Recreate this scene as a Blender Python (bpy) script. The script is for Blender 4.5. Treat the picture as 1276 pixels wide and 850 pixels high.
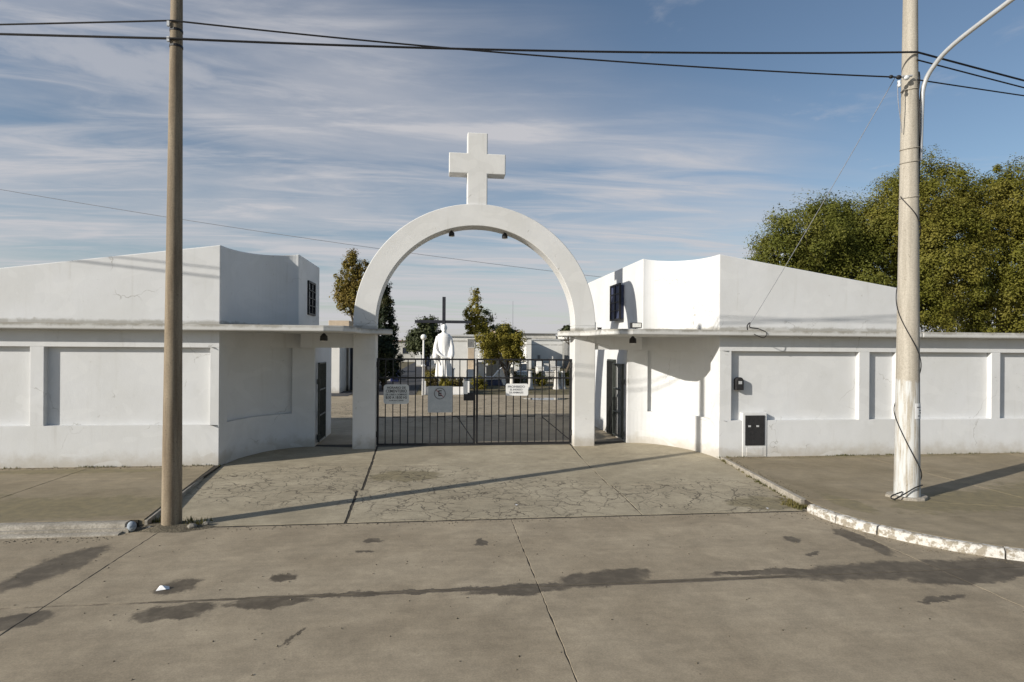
import bpy, bmesh, math, random
import numpy as np
from mathutils import Vector, Matrix
R = math.radians
random.seed(7); rng = np.random.default_rng(11)
for o in list(bpy.data.objects): bpy.data.objects.remove(o)
S = bpy.context.scene; C = S.collection

# ------------------------------------------------------------------ camera
cam = bpy.data.cameras.new('camera'); co = bpy.data.objects.new('camera', cam); C.objects.link(co)
cam.sensor_width = 36; cam.lens = 36*740/1276; cam.clip_end = 5000; cam.clip_start = .05
cam.shift_y = 9/1276
co.matrix_world = (Matrix.Translation((-.89, 0, 2.5)) @ Matrix.Rotation(-math.atan(88/740), 4, 'Z')
                   @ Matrix.Rotation(R(90), 4, 'X') @ Matrix.Rotation(R(.4), 4, 'Z'))
S.camera = co
# ------------------------------------------------------------------ light
SUN_AZ, SUN_EL = R(64.5), R(22)          # from the wall's normal, towards the left; height above the horizon
sd = Vector((-math.sin(SUN_AZ)*math.cos(SUN_EL), -math.cos(SUN_AZ)*math.cos(SUN_EL), math.sin(SUN_EL)))
sl = bpy.data.lights.new('sun', 'SUN'); sl.energy = 3.7; sl.angle = R(.5); sl.color = (1, .94, .84)
so = bpy.data.objects.new('sun', sl); C.objects.link(so); so.rotation_euler = (-sd).to_track_quat('-Z', 'Y').to_euler()
so.location = sd*60
S.view_settings.view_transform = 'Standard'; S.view_settings.look = 'None'
S.view_settings.gamma = 1; S.view_settings.use_curve_mapping = False
S.view_settings.exposure = .56

W = bpy.data.worlds.new('World'); S.world = W; W.use_nodes = True
nt = W.node_tree; nt.nodes.clear()
def N(t, kind, **kw):
    n = t.nodes.new(kind)
    for k, v in kw.items():
        if k == 'inp':
            for a, b in v.items():
                if hasattr(b, 'is_output'): t.links.new(b, n.inputs[a])
                else: n.inputs[a].default_value = b
        else: setattr(n, k, v)
    return n
def M_(t, op, a, b=None, c=None, clamp=False):
    i = {0: a}
    if b is not None: i[1] = b
    if c is not None: i[2] = c
    return N(t, 'ShaderNodeMath', operation=op, use_clamp=clamp, inp=i).outputs[0]
def SM(t, v, lo, hi, a=0., b=1.):
    return N(t, 'ShaderNodeMapRange', interpolation_type='SMOOTHSTEP', inp={0: v, 1: lo, 2: hi, 3: a, 4: b}).outputs[0]
def MIX(t, fac, a, b, mode='MIX'):
    n = N(t, 'ShaderNodeMix', data_type='RGBA', blend_type=mode)
    for i, v in ((0, fac), (6, a), (7, b)):
        if hasattr(v, 'is_output'): t.links.new(v, n.inputs[i])
        else: n.inputs[i].default_value = v
    return n.outputs[2]
def NOISE(t, vec, scale, detail=5, rough=.55, dist=0.):
    return N(t, 'ShaderNodeTexNoise', inp={'Vector': vec, 'Scale': scale, 'Detail': detail, 'Roughness': rough, 'Distortion': dist}).outputs[0]
def col(*c): return tuple(c) + (1.,)

sky = N(nt, 'ShaderNodeTexSky', sky_type='NISHITA', sun_disc=False)
sky.sun_elevation = SUN_EL; sky.sun_rotation = math.atan2(sd.x, sd.y)
sky.air_density = 1.0; sky.dust_density = .7; sky.ozone_density = 1.5
g = N(nt, 'ShaderNodeTexCoord').outputs['Generated']
sx = N(nt, 'ShaderNodeSeparateXYZ', inp={0: g})
zz = M_(nt, 'ADD', M_(nt, 'MAXIMUM', sx.outputs[2], 0.), .05)
px_ = M_(nt, 'DIVIDE', sx.outputs[0], zz); py_ = M_(nt, 'DIVIDE', sx.outputs[1], zz)
pl = N(nt, 'ShaderNodeCombineXYZ', inp={0: px_, 1: py_}).outputs[0]
st = N(nt, 'ShaderNodeMapping', inp={0: pl, 'Rotation': (0, 0, R(9)), 'Scale': (.17, .5, 1)}).outputs[0]
n1 = NOISE(nt, st, 1.7, 8, .58, .6)
st2 = N(nt, 'ShaderNodeMapping', inp={0: pl, 'Location': (3.1, 1.7, 0), 'Rotation': (0, 0, R(-6)), 'Scale': (.3, 1.15, 1)}).outputs[0]
n2 = NOISE(nt, st2, 2.6, 9, .62, .9)
n3 = NOISE(nt, N(nt, 'ShaderNodeMapping', inp={0: pl, 'Location': (.7, 5.2, 0)}).outputs[0], .55, 4, .5)
# a sheet of cirrus whose near edge runs across the view; overhead it is mostly clear
edge = M_(nt, 'SUBTRACT', M_(nt, 'SUBTRACT', py_, M_(nt, 'MULTIPLY', px_, .62)), 1.5)
edge = M_(nt, 'ADD', edge, M_(nt, 'MULTIPLY', M_(nt, 'SUBTRACT', n3, .5), 1.5))
sheet = SM(nt, edge, -.45, .75)
f1 = SM(nt, n1, .30, .70); f2 = SM(nt, n2, .42, .74)
fac = M_(nt, 'MULTIPLY', sheet, M_(nt, 'ADD', M_(nt, 'MULTIPLY', f1, .68), M_(nt, 'MULTIPLY', f2, .58)))
wisp = M_(nt, 'MULTIPLY', SM(nt, NOISE(nt, pl, 2.3, 7, .6, .4), .56, .8), .42)
fac = M_(nt, 'MAXIMUM', fac, wisp)
# one small puffy cloud to the left
pq = N(nt, 'ShaderNodeMapping', vector_type='TEXTURE', inp={0: pl, 'Location': (-0.991, 1.965, 0), 'Rotation': (0, 0, R(20)), 'Scale': (.36, .26, 1e5)}).outputs[0]
pdist = N(nt, 'ShaderNodeVectorMath', operation='LENGTH', inp={0: pq}).outputs['Value']
puff = SM(nt, M_(nt, 'ADD', pdist, M_(nt, 'MULTIPLY', M_(nt, 'SUBTRACT', NOISE(nt, pl, 4.5, 7, .6), .5), 1.8)), .25, 1.15, .6, 0)
fac = M_(nt, 'MAXIMUM', fac, puff)
fac = M_(nt, 'MINIMUM', M_(nt, 'ADD', fac, SM(nt, sx.outputs[2], .20, .0, 0, .42)), .92)
cl = N(nt, 'ShaderNodeMapping')
skyc = MIX(nt, fac, sky.outputs[0], col(5.6, 5.55, 5.8))
bg = N(nt, 'ShaderNodeBackground', inp={0: skyc, 1: .070})
N(nt, 'ShaderNodeOutputWorld', inp={0: bg.outputs[0]})

# ------------------------------------------------------------------ materials
MT = {}
def newmat(name):
    m = bpy.data.materials.new(name); m.use_nodes = True
    t = m.node_tree; b = t.nodes['Principled BSDF']; MT[name] = m
    p = N(t, 'ShaderNodeNewGeometry').outputs['Position']
    return m, t, b, p
def bump(t, b, h, strength=.3, dist=.01):
    n = N(t, 'ShaderNodeBump', inp={'Height': h, 'Strength': strength, 'Distance': dist})
    t.links.new(n.outputs[0], b.inputs['Normal'])
def surf(name, c1, c2, scale=2., rough=.85, fine=40., bs=.25, bd=.006, metal=0., fv=.18, spec=.3):
    m, t, b, p = newmat(name)
    a = SM(t, NOISE(t, p, scale, 6, .6), .3, .7)
    f = NOISE(t, p, fine, 4, .6)
    c = MIX(t, a, col(*c1), col(*c2))
    v = SM(t, f, .25, .75, 1-fv, 1+fv)
    c = MIX(t, 1., c, N(t, 'ShaderNodeCombineXYZ', inp={0: v, 1: v, 2: v}).outputs[0], 'MULTIPLY')
    t.links.new(c, b.inputs['Base Color'])
    b.inputs['Roughness'].default_value = rough; b.inputs['Metallic'].default_value = metal
    b.inputs['Specular IOR Level'].default_value = spec
    bump(t, b, f, bs, bd)
    return m
def grey(t, v): return N(t, 'ShaderNodeCombineXYZ', inp={0: v, 1: v, 2: v}).outputs[0]

def white_wall(name, tint=(.635, .643, .652), dirt=1.2):
    m, t, b, p = newmat(name)
    s = N(t, 'ShaderNodeSeparateXYZ', inp={0: p})
    big = SM(t, NOISE(t, p, .7, 5, .6), .3, .72)
    c = MIX(t, big, col(*tint), col(tint[0]*.93, tint[1]*.925, tint[2]*.905))
    # rain streaks, long in z
    stv = N(t, 'ShaderNodeMapping', inp={0: p, 'Scale': (5, 5, .35)}).outputs[0]
    strk = SM(t, NOISE(t, stv, 1.3, 6, .65), .56, .8, 0, .28*dirt)
    c = MIX(t, strk, c, col(.40, .385, .345))
    # grime washed along the foot of the upper storey, where it meets the slab
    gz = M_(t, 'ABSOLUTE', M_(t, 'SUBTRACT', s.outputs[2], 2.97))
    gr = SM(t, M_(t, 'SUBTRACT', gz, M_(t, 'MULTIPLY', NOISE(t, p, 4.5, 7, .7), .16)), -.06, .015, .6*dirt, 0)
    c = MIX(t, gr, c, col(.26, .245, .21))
    blot = SM(t, NOISE(t, p, 1.6, 8, .72, .5), .55, .78, 0, .35*dirt)
    c = MIX(t, blot, c, col(tint[0]*.80, tint[1]*.79, tint[2]*.75))
    # splashed dirt near the pavement, ragged
    low = SM(t, M_(t, 'SUBTRACT', s.outputs[2], M_(t, 'MULTIPLY', NOISE(t, p, 3.2, 6, .65), .55)), -.3, .1, .55*dirt, 0)
    c = MIX(t, low, c, col(.38, .34, .275))
    # small chips
    chip = SM(t, NOISE(t, p, 9, 3, .5), .72, .755, 0, .3*dirt)
    c = MIX(t, chip, c, col(.36, .345, .31))
    dv = N(t, 'ShaderNodeVectorMath', operation='ADD', inp={0: p, 1: N(t, 'ShaderNodeVectorMath', operation='SCALE', inp={0: N(t, 'ShaderNodeTexNoise', inp={'Vector': p, 'Scale': 3., 'Detail': 5.}).outputs['Color'], 'Scale': .5}).outputs[0]}).outputs[0]
    vd = N(t, 'ShaderNodeTexVoronoi', feature='DISTANCE_TO_EDGE', inp={'Vector': dv, 'Scale': .55}).outputs['Distance']
    hair = M_(t, 'MULTIPLY', SM(t, vd, .001, .0045, .5*dirt, 0), SM(t, NOISE(t, p, .8, 3, .5), .52, .6))
    c = MIX(t, hair, c, col(.25, .24, .21))
    # patches of newer and older paint
    pt = SM(t, NOISE(t, N(t, 'ShaderNodeMapping', inp={0: p, 'Scale': (1, 1, 1.6), 'Location': (4, 2, 9)}).outputs[0], .9, 2, .4, 1.2), .56, .575, 0, .3)
    c = MIX(t, pt, c, col(tint[0]*1.07, tint[1]*1.065, tint[2]*1.05))
    peel = SM(t, NOISE(t, p, 5, 9, .78, .4), .665, .68, 0, .55*dirt)
    c = MIX(t, peel, c, col(.40, .39, .36))
    t.links.new(c, b.inputs['Base Color'])
    b.inputs['Roughness'].default_value = .8; b.inputs['Specular IOR Level'].default_value = .25
    h = M_(t, 'ADD', M_(t, 'MULTIPLY', NOISE(t, p, 2.2, 3), .8), M_(t, 'MULTIPLY', NOISE(t, p, 45, 5, .65), .22))
    bump(t, b, h, .45, .02)
    return m
white_wall('wall_paint'); white_wall('arch_paint', (.65, .65, .645), 1.4)
white_wall('slab_paint', (.55, .55, .54), 1.6); white_wall('far_white', (.72, .71, .68), 1.2)

def ellipses(t, p, els, amp=.35, ns=5., warp=.3):
    """mask of irregular blotches: (cx, cy, rx, ry, rot)"""
    nz = M_(t, 'MULTIPLY', M_(t, 'SUBTRACT', NOISE(t, p, ns, 9, .74, .3), .5), amp*3.2)
    out = None
    dp = N(t, 'ShaderNodeVectorMath', operation='SUBTRACT', inp={0: N(t, 'ShaderNodeTexNoise', inp={'Vector': p, 'Scale': ns*.8, 'Detail': 8., 'Roughness': .7}).outputs['Color'], 1: (.5, .5, .5)}).outputs[0]
    dp = N(t, 'ShaderNodeVectorMath', operation='SCALE', inp={0: dp, 'Scale': warp}).outputs[0]
    p = N(t, 'ShaderNodeVectorMath', operation='ADD', inp={0: p, 1: dp}).outputs[0]
    for cx, cy, rx, ry, ro in els:
        q = N(t, 'ShaderNodeMapping', vector_type='TEXTURE', inp={0: p, 'Location': (cx, cy, 0), 'Rotation': (0, 0, R(ro)), 'Scale': (rx, ry, 1e5)}).outputs[0]
        d = N(t, 'ShaderNodeVectorMath', operation='LENGTH', inp={0: q}).outputs['Value']
        k = SM(t, M_(t, 'ADD', d, nz), .78, 1.08, 1, 0)
        out = k if out is None else M_(t, 'MAXIMUM', out, k)
    return out
def concrete(name, c1, c2, wet=None, wetc=(.088, .072, .052), damp=None, dampc=(.15, .13, .08), cracks=None, agg=.16, dirty=None):
    m, t, b, p = newmat(name)
    a = SM(t, NOISE(t, p, .55, 7, .62), .3, .7)
    c = MIX(t, a, col(*c1), col(*c2))
    sw = N(t, 'ShaderNodeMapping', inp={0: p, 'Scale': (.5, 6, 1)}).outputs[0]
    v = SM(t, NOISE(t, sw, 2., 6, .7), .25, .75, .93, 1.06)
    c = MIX(t, 1., c, grey(t, v), 'MULTIPLY')
    fn = NOISE(t, p, 70, 3, .7)
    v = SM(t, fn, .2, .8, 1-agg, 1+agg); c = MIX(t, 1., c, grey(t, v), 'MULTIPLY')
    big2 = SM(t, NOISE(t, p, 1.5, 7, .7, .6), .3, .72, .86, 1.1); c = MIX(t, 1., c, grey(t, big2), 'MULTIPLY')
    mid = NOISE(t, p, 6, 5, .7)
    v = SM(t, mid, .25, .8, .90, 1.09); c = MIX(t, 1., c, grey(t, v), 'MULTIPLY')
    # tiny dark spots (gum, oil)
    vo = N(t, 'ShaderNodeTexVoronoi', inp={'Vector': p, 'Scale': 1.9}).outputs['Distance']
    sp = SM(t, M_(t, 'ADD', vo, M_(t, 'MULTIPLY', mid, .09)), .06, .085, .5, 0); c = MIX(t, sp, c, col(.1, .085, .07))
    hgt = M_(t, 'ADD', M_(t, 'MULTIPLY', fn, .35), M_(t, 'MULTIPLY', mid, .6))
    ro = M_(t, 'ADD', .78, M_(t, 'MULTIPLY', mid, .2))
    if damp:
        k = M_(t, 'MULTIPLY', ellipses(t, p, damp, .5, 3.), .75); c = MIX(t, k, c, MIX(t, SM(t, mid, .3, .7), col(*dampc), col(dampc[0]*1.5, dampc[1]*1.45, dampc[2]*1.3)))
    if cracks:
        dv = N(t, 'ShaderNodeVectorMath', operation='ADD', inp={0: p, 1: N(t, 'ShaderNodeVectorMath', operation='SCALE', inp={0: N(t, 'ShaderNodeTexNoise', inp={'Vector': p, 'Scale': 2.4, 'Detail': 5.}).outputs['Color'], 'Scale': .55}).outputs[0]}).outputs[0]
        cr = None
        for sc, wd in ((.8, .013), (1.9, .012), (3.6, .012)):
            d = N(t, 'ShaderNodeTexVoronoi', feature='DISTANCE_TO_EDGE', inp={'Vector': dv, 'Scale': sc}).outputs['Distance']
            k = SM(t, d, wd*.3, wd*sc, 1, 0)
            k = M_(t, 'MULTIPLY', k, SM(t, NOISE(t, p, .55*sc, 4, .6), .40, .54))
            cr = k if cr is None else M_(t, 'MAXIMUM', cr, k)
        cr = M_(t, 'MULTIPLY', cr, ellipses(t, p, cracks, .3, 2.))
        c = MIX(t, M_(t, 'MULTIPLY', cr, .85), c, col(.075, .062, .045))
        hgt = M_(t, 'SUBTRACT', hgt, cr)
    if wet:
        k = ellipses(t, p, wet, .30, 4.2, .42)
        k = M_(t, 'MAXIMUM', k, ellipses(t, p, [(.9, 6.45, 6.2, .05, 0)], .42, 3., .05))
        k2 = M_(t, 'MULTIPLY', k, SM(t, NOISE(t, p, 6, 6, .65), .2, .6, .6, .98))
        c = MIX(t, k2, c, col(*wetc)); ro = M_(t, 'SUBTRACT', ro, M_(t, 'MULTIPLY', k, .3))
    t.links.new(c, b.inputs['Base Color']); t.links.new(ro, b.inputs['Roughness'])
    b.inputs['Specular IOR Level'].default_value = .3
    bump(t, b, hgt, .35, .006)
    return m
WET = [(-5.4, 7.62, .3, .78, -14), (-4.95, 6.1, .42, .2, 20), (-3.72, 6.86, .2, .26, -35), (-2.66, 7.0, .19, .13, 0), (-3.5, 6.2, .42, .2, 12),
       (-2.62, 6.33, .42, .13, 4), (.02, 6.40, .62, .15, 3), (1.02, 6.62, .62, .24, 8), (-1.2, 6.46, 1.3, .06, 0),
       (4.9, 7.58, .17, .62, -3), (3.95, 7.72, .15, .13, 0), (3.9, 7.14, .2, .06, 20), (2.9, 6.6, .75, .1, 0), (4.6, 6.5, 1.5, .3, 1),
       (6.6, 6.45, 1.6, .36, -3), (4.4, 5.7, .34, .07, 15), (-1.8, 8.2, .14, .09, -20), (-1.85, 7.8, .13, .05, 0), (-.35, 8.0, .08, .14, 0), (-2.2, 5.55, .18, .03, 60), (5.4, 6.25, 1.0, .2, 8)]
concrete('road_concrete', (.28, .231, .162), (.36, .303, .219), wet=WET, agg=.18)
concrete('apron_concrete', (.31, .267, .19), (.39, .341, .25), cracks=[(-3.6, 11.6, 1.9, 1.7, 0), (.2, 10.3, 3.0, 1.6, 0), (3.9, 10.2, 1.7, 1.3, 0), (-1.2, 12.2, 1.2, .9, 0)],
         damp=[(4.6, 9.55, .65, .42, 0), (-1.55, 12.0, .75, .5, 0)], agg=.22)
concrete('walk_concrete', (.222, .182, .118), (.285, .238, .165), damp=[(-6.6, 9.9, 1.7, .75, 0), (-9, 10.1, 1.6, .9, 0), (-8.2, 12.7, 2.2, .22, 0), (8.1, 9.0, 2.0, .6, 14), (11, 9.5, 2.5, .9, 10), (9.5, 12.95, 3.5, .15, 0), (5.75, 9.0, .25, .7, 0)], agg=.18)
concrete('plaza_concrete', (.33, .275, .19), (.41, .34, .245), cracks=[(0, 25, 7, 6, 0)], agg=.12)
surf('asphalt', (.045, .045, .05), (.07, .068, .07), 1.5)
surf('joint_dark', (.035, .030, .024), (.06, .052, .04), 6)
surf('kerb_grey', (.26, .235, .195), (.36, .33, .28), 5, fv=.25)
def worn_paint():
    m, t, b, p = newmat('kerb_paint')
    w = SM(t, NOISE(t, p, 11, 7, .68), .46, .56)
    c = MIX(t, w, col(.58, .56, .52), col(.29, .255, .20))
    w2 = SM(t, NOISE(t, p, 40, 4, .6), .3, .75, .82, 1.08); c = MIX(t, 1., c, grey(t, w2), 'MULTIPLY')
    t.links.new(c, b.inputs['Base Color']); b.inputs['Roughness'].default_value = .85
    bump(t, b, NOISE(t, p, 16, 6, .65), .5, .012)
worn_paint()
surf('soil', (.085, .072, .05), (.15, .128, .09), 4, fine=25, bs=.8, bd=.03)
surf('cemetery_ground', (.10, .085, .045), (.17, .14, .08), .8, fine=12, bs=.6, bd=.04)
surf('far_ground', (.12, .11, .075), (.17, .15, .10), .05)
surf('stone', (.17, .155, .13), (.25, .235, .205), 9)
surf('blue_stone', (.22, .26, .31), (.33, .37, .41), 9)
surf('iron', (.012, .012, .014), (.022, .021, .022), 9, rough=.5, fv=.3)
surf('iron_door', (.03, .035, .03), (.05, .055, .05), 9, rough=.45, fv=.3)
surf('blue_board', (.035, .045, .09), (.055, .065, .12), 4, rough=.6)
surf('dark_box', (.02, .02, .021), (.032, .031, .032), 14, rough=.55)
surf('sign_white', (.52, .54, .54), (.62, .63, .62), 8, rough=.5, fv=.08, bs=.05)
surf('sign_bright', (.74, .74, .73), (.80, .80, .79), 8, rough=.5, fv=.05, bs=.05)
surf('sign_grey', (.40, .43, .45), (.47, .49, .50), 8, rough=.5, fv=.08, bs=.05)
surf('letter_dark', (.03, .03, .032), (.045, .045, .045), 20, fv=.1, bs=0)
surf('letter_grey', (.16, .16, .17), (.22, .22, .23), 20, fv=.1, bs=0)
surf('letter_red', (.28, .10, .10), (.33, .13, .12), 20, fv=.1, bs=0)
surf('galvanised', (.50, .51, .52), (.56, .57, .58), 3, rough=.45, metal=.3, fv=.05, bs=.05)
surf('cable', (.014, .014, .016), (.02, .02, .022), 10, rough=.6)
surf('far_cable', (.24, .25, .28), (.28, .29, .32), 10, rough=.6)
surf('porcelain', (.62, .66, .68), (.7, .72, .73), 10, rough=.3)
surf('lamp_glass', (.72, .71, .66), (.78, .77, .74), 10, rough=.3)
surf('statue_white', (.78, .77, .75), (.86, .85, .83), 3, fv=.06)
surf('timber_dark', (.02, .022, .03), (.035, .036, .045), 3)
surf('tomb_stone', (.50, .48, .44), (.62, .60, .56), 4)
surf('tomb_grey', (.24, .24, .24), (.34, .34, .33), 4)
surf('tomb_blue', (.07, .08, .14), (.11, .12, .19), 4)
surf('beige', (.46, .37, .27), (.54, .44, .33), 4)
surf('brick_roof', (.20, .11, .08), (.26, .15, .11), 4)
surf('grey_roof', (.16, .16, .16), (.24, .24, .23), 4)
surf('far_wall', (.42, .41, .38), (.55, .53, .49), 1)
surf('bin_blue', (.02, .028, .10), (.03, .04, .14), 6, rough=.45)
surf('bark', (.075, .058, .042), (.13, .105, .078), 5, fine=18, bs=.9, bd=.03)
surf('paper', (.72, .72, .72), (.82, .82, .82), 8, fv=.05)
surf('puddle_water', (.05, .05, .05), (.06, .06, .06), 3, rough=.04, bs=0, spec=.5)
surf('glass_dark', (.02, .025, .035), (.035, .04, .05), 3, rough=.08, bs=0, spec=.6)

def pole_mat(name, c1, c2, paint=None):
    m, t, b, p = newmat(name)
    q = N(t, 'ShaderNodeMapping', inp={0: p, 'Scale': (7, 7, .5)}).outputs[0]
    k = SM(t, NOISE(t, q, 2, 6, .6), .3, .7)
    c = MIX(t, k, col(*c1), col(*c2))
    f = NOISE(t, p, 50, 4, .6); c = MIX(t, 1., c, grey(t, SM(t, f, .2, .8, .8, 1.15)), 'MULTIPLY')
    pits = SM(t, NOISE(t, p, 22, 3, .5), .68, .74, 0, .6); c = MIX(t, pits, c, col(c1[0]*.45, c1[1]*.42, c1[2]*.38))
    if paint:
        z = N(t, 'ShaderNodeSeparateXYZ', inp={0: p}).outputs[2]
        wz = M_(t, 'ADD', z, M_(t, 'MULTIPLY', NOISE(t, p, 5, 5, .6), .3))
        kk = M_(t, 'MULTIPLY', SM(t, wz, paint+.11, paint+.16, 1, 0), SM(t, NOISE(t, q, 3.5, 7, .65), .62, .42))
        c = MIX(t, kk, c, col(.52, .53, .525))
    t.links.new(c, b.inputs['Base Color']); b.inputs['Roughness'].default_value = .85
    bump(t, b, M_(t, 'ADD', M_(t, 'MULTIPLY', f, .4), pits), .35, .01)
pole_mat('pole_left', (.165, .125, .082), (.275, .225, .16))
pole_mat('pole_right', (.32, .29, .24), (.43, .395, .335), paint=2.02)

def leaf_mat(name, c1, c2, c3, tr=.25):
    m, t, b, p = newmat(name)
    ri = N(t, 'ShaderNodeNewGeometry').outputs['Random Per Island']
    c = MIX(t, ri, col(*c1), col(*c2))
    c = MIX(t, SM(t, NOISE(t, p, .8, 3, .5), .4, .68), c, col(*c3))
    t.links.new(c, b.inputs['Base Color']); b.inputs['Roughness'].default_value = .6
    b.inputs['Specular IOR Level'].default_value = .25
    tl = N(t, 'ShaderNodeBsdfTranslucent', inp={0: c})
    mx = N(t, 'ShaderNodeMixShader', inp={0: tr, 1: b.outputs[0], 2: tl.outputs[0]})
    t.links.new(mx.outputs[0], t.nodes['Material Output'].inputs[0])
leaf_mat('leaf_olive', (.145, .145, .02), (.19, .185, .03), (.225, .20, .038), .34)
leaf_mat('leaf_green', (.105, .118, .018), (.145, .155, .028), (.175, .17, .032), .34)
leaf_mat('leaf_gold', (.18, .135, .03), (.27, .20, .05), (.21, .18, .035), .35)
leaf_mat('leaf_cypress', (.012, .020, .010), (.026, .036, .014), (.06, .055, .014), .1)
leaf_mat('leaf_dark', (.035, .045, .022), (.065, .078, .032), (.07, .08, .028), .2)
leaf_mat('leaf_bush', (.20, .175, .025), (.32, .275, .05), (.28, .235, .04), .42)
leaf_mat('leaf_shrub', (.06, .04, .02), (.10, .085, .025), (.14, .12, .02))
leaf_mat('grass', (.06, .065, .02), (.13, .125, .035), (.17, .145, .05))

# ------------------------------------------------------------------ mesh helpers
class MB:
    def __init__(s): s.v = []; s.f = []
    def add(s, vs, fs):
        o = len(s.v); s.v += [tuple(v) for v in vs]; s.f += [[i+o for i in f] for f in fs]; return s
    def box(s, x0, x1, y0, y1, z0, z1):
        return s.add([(x, y, z) for z in (z0, z1) for y in (y0, y1) for x in (x0, x1)],
                     [(0, 2, 3, 1), (4, 5, 7, 6), (0, 1, 5, 4), (2, 6, 7, 3), (0, 4, 6, 2), (1, 3, 7, 5)])
    def prism(s, poly, z0, z1):
        """plan polygon between two heights (numbers or functions of x, y)"""
        a = sum(poly[i][0]*poly[(i+1) % len(poly)][1]-poly[(i+1) % len(poly)][0]*poly[i][1] for i in range(len(poly)))
        if a < 0: poly = poly[::-1]
        n = len(poly); fz = lambda z, p: z(*p) if callable(z) else z
        return s.add([(x, y, fz(z0, (x, y))) for x, y in poly]+[(x, y, fz(z1, (x, y))) for x, y in poly],
                     [list(range(n))[::-1], list(range(n, 2*n))]+[(i, (i+1) % n, n+(i+1) % n, n+i) for i in range(n)])
    def tube(s, path, rad, n=10, cap=True, sq=1.):
        path = [Vector(p) for p in path]; k = len(path)
        rad = rad if isinstance(rad, (list, tuple)) else [rad]*k
        vs = []; ref = None
        for i, p in enumerate(path):
            t = (path[min(i+1, k-1)]-path[max(i-1, 0)]).normalized()
            if ref is None: ref = Vector((1, 0, 0)) if abs(t.x) < .9 else Vector((0, 1, 0))
            u = (ref-t*ref.dot(t)).normalized(); w = t.cross(u); ref = u
            vs += [p+(u*math.cos(2*math.pi*j/n)+w*math.sin(2*math.pi*j/n)*sq)*rad[i] for j in range(n)]
        fs = [(i*n+j, i*n+(j+1) % n, (i+1)*n+(j+1) % n, (i+1)*n+j) for i in range(k-1) for j in range(n)]
        if cap: fs += [list(range(n))[::-1], list(range((k-1)*n, k*n))]
        return s.add(vs, fs)
    def lathe(s, prof, n=16, at=(0, 0, 0), sy=1.):
        vs = [(at[0]+r*math.cos(2*math.pi*j/n), at[1]+sy*r*math.sin(2*math.pi*j/n), at[2]+z) for r, z in prof for j in range(n)]; k = len(prof)
        fs = [(i*n+j, i*n+(j+1) % n, (i+1)*n+(j+1) % n, (i+1)*n+j) for i in range(k-1) for j in range(n)]
        return s.add(vs, fs+[list(range(n))[::-1], list(range((k-1)*n, k*n))])
    def ball(s, c, r, n=12, sq=(1, 1, 1)):
        prof = [(max(math.sin(math.pi*i/n), .02), -math.cos(math.pi*i/n)) for i in range(n+1)]
        vs = [(c[0]+q*math.cos(2*math.pi*j/n)*r*sq[0], c[1]+q*math.sin(2*math.pi*j/n)*r*sq[1], c[2]+z*r*sq[2]) for q, z in prof for j in range(n)]
        fs = [(i*n+j, i*n+(j+1) % n, (i+1)*n+(j+1) % n, (i+1)*n+j) for i in range(n) for j in range(n)]
        return s.add(vs, fs+[list(range(n))[::-1], list(range(n*n, n*n+n))])
    def mesh(s, name):
        m = bpy.data.meshes.new(name); m.from_pydata(s.v, [], s.f); m.update(); return m
    def build(s, name, mat, parent=None, smooth=False, bevel=0., seg=2):
        o = bpy.data.objects.new(name, s.mesh(name)); C.objects.link(o); o.data.materials.append(MT[mat])
        if parent: o.parent = parent; o.matrix_parent_inverse = Matrix.Translation(-parent.location)
        if smooth:
            o.data.polygons.foreach_set('use_smooth', [True]*len(o.data.polygons))
            o.data.set_sharp_from_angle(angle=R(40))
        if bevel:
            b = o.modifiers.new('bevel', 'BEVEL'); b.width = bevel; b.segments = seg; b.limit_method = 'ANGLE'; b.angle_limit = R(40)
        return o
def tag(o, label=None, cat=None, group=None, kind=None):
    for k, v in (('label', label), ('category', cat), ('group', group), ('kind', kind)):
        if v: o[k] = v
    return o
def thing(name, loc, label, cat, group=None):
    o = bpy.data.objects.new(name, None); C.objects.link(o); o.location = loc; o.empty_display_size = .2
    return tag(o, label, cat, group)
def inst(o, dx=0, dy=0, dz=0, parent=None):
    """another piece with the same mesh, moved in the world"""
    c = o.copy(); C.objects.link(c)
    if parent is not None: c.parent = parent
    c.location = o.location + Vector((dx, dy, dz)); return c
def arc(cx, cy, a, b, t0, t1, n):
    return [(cx+a*math.cos(R(t0+(t1-t0)*i/n)), cy+b*math.sin(R(t0+(t1-t0)*i/n))) for i in range(n+1)]
def wobble(poly, step=.16, amp=.006):
    out = []
    for i, p in enumerate(poly):
        q = poly[(i+1) % len(poly)]; d = math.dist(p, q); k = max(1, min(40, int(d/step)))
        nx, ny = (q[1]-p[1])/d, -(q[0]-p[0])/d
        for j in range(k):
            s = j/k; w = random.uniform(-amp, amp) if j else 0
            out.append((p[0]+(q[0]-p[0])*s+nx*w, p[1]+(q[1]-p[1])*s+ny*w))
    return out

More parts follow.
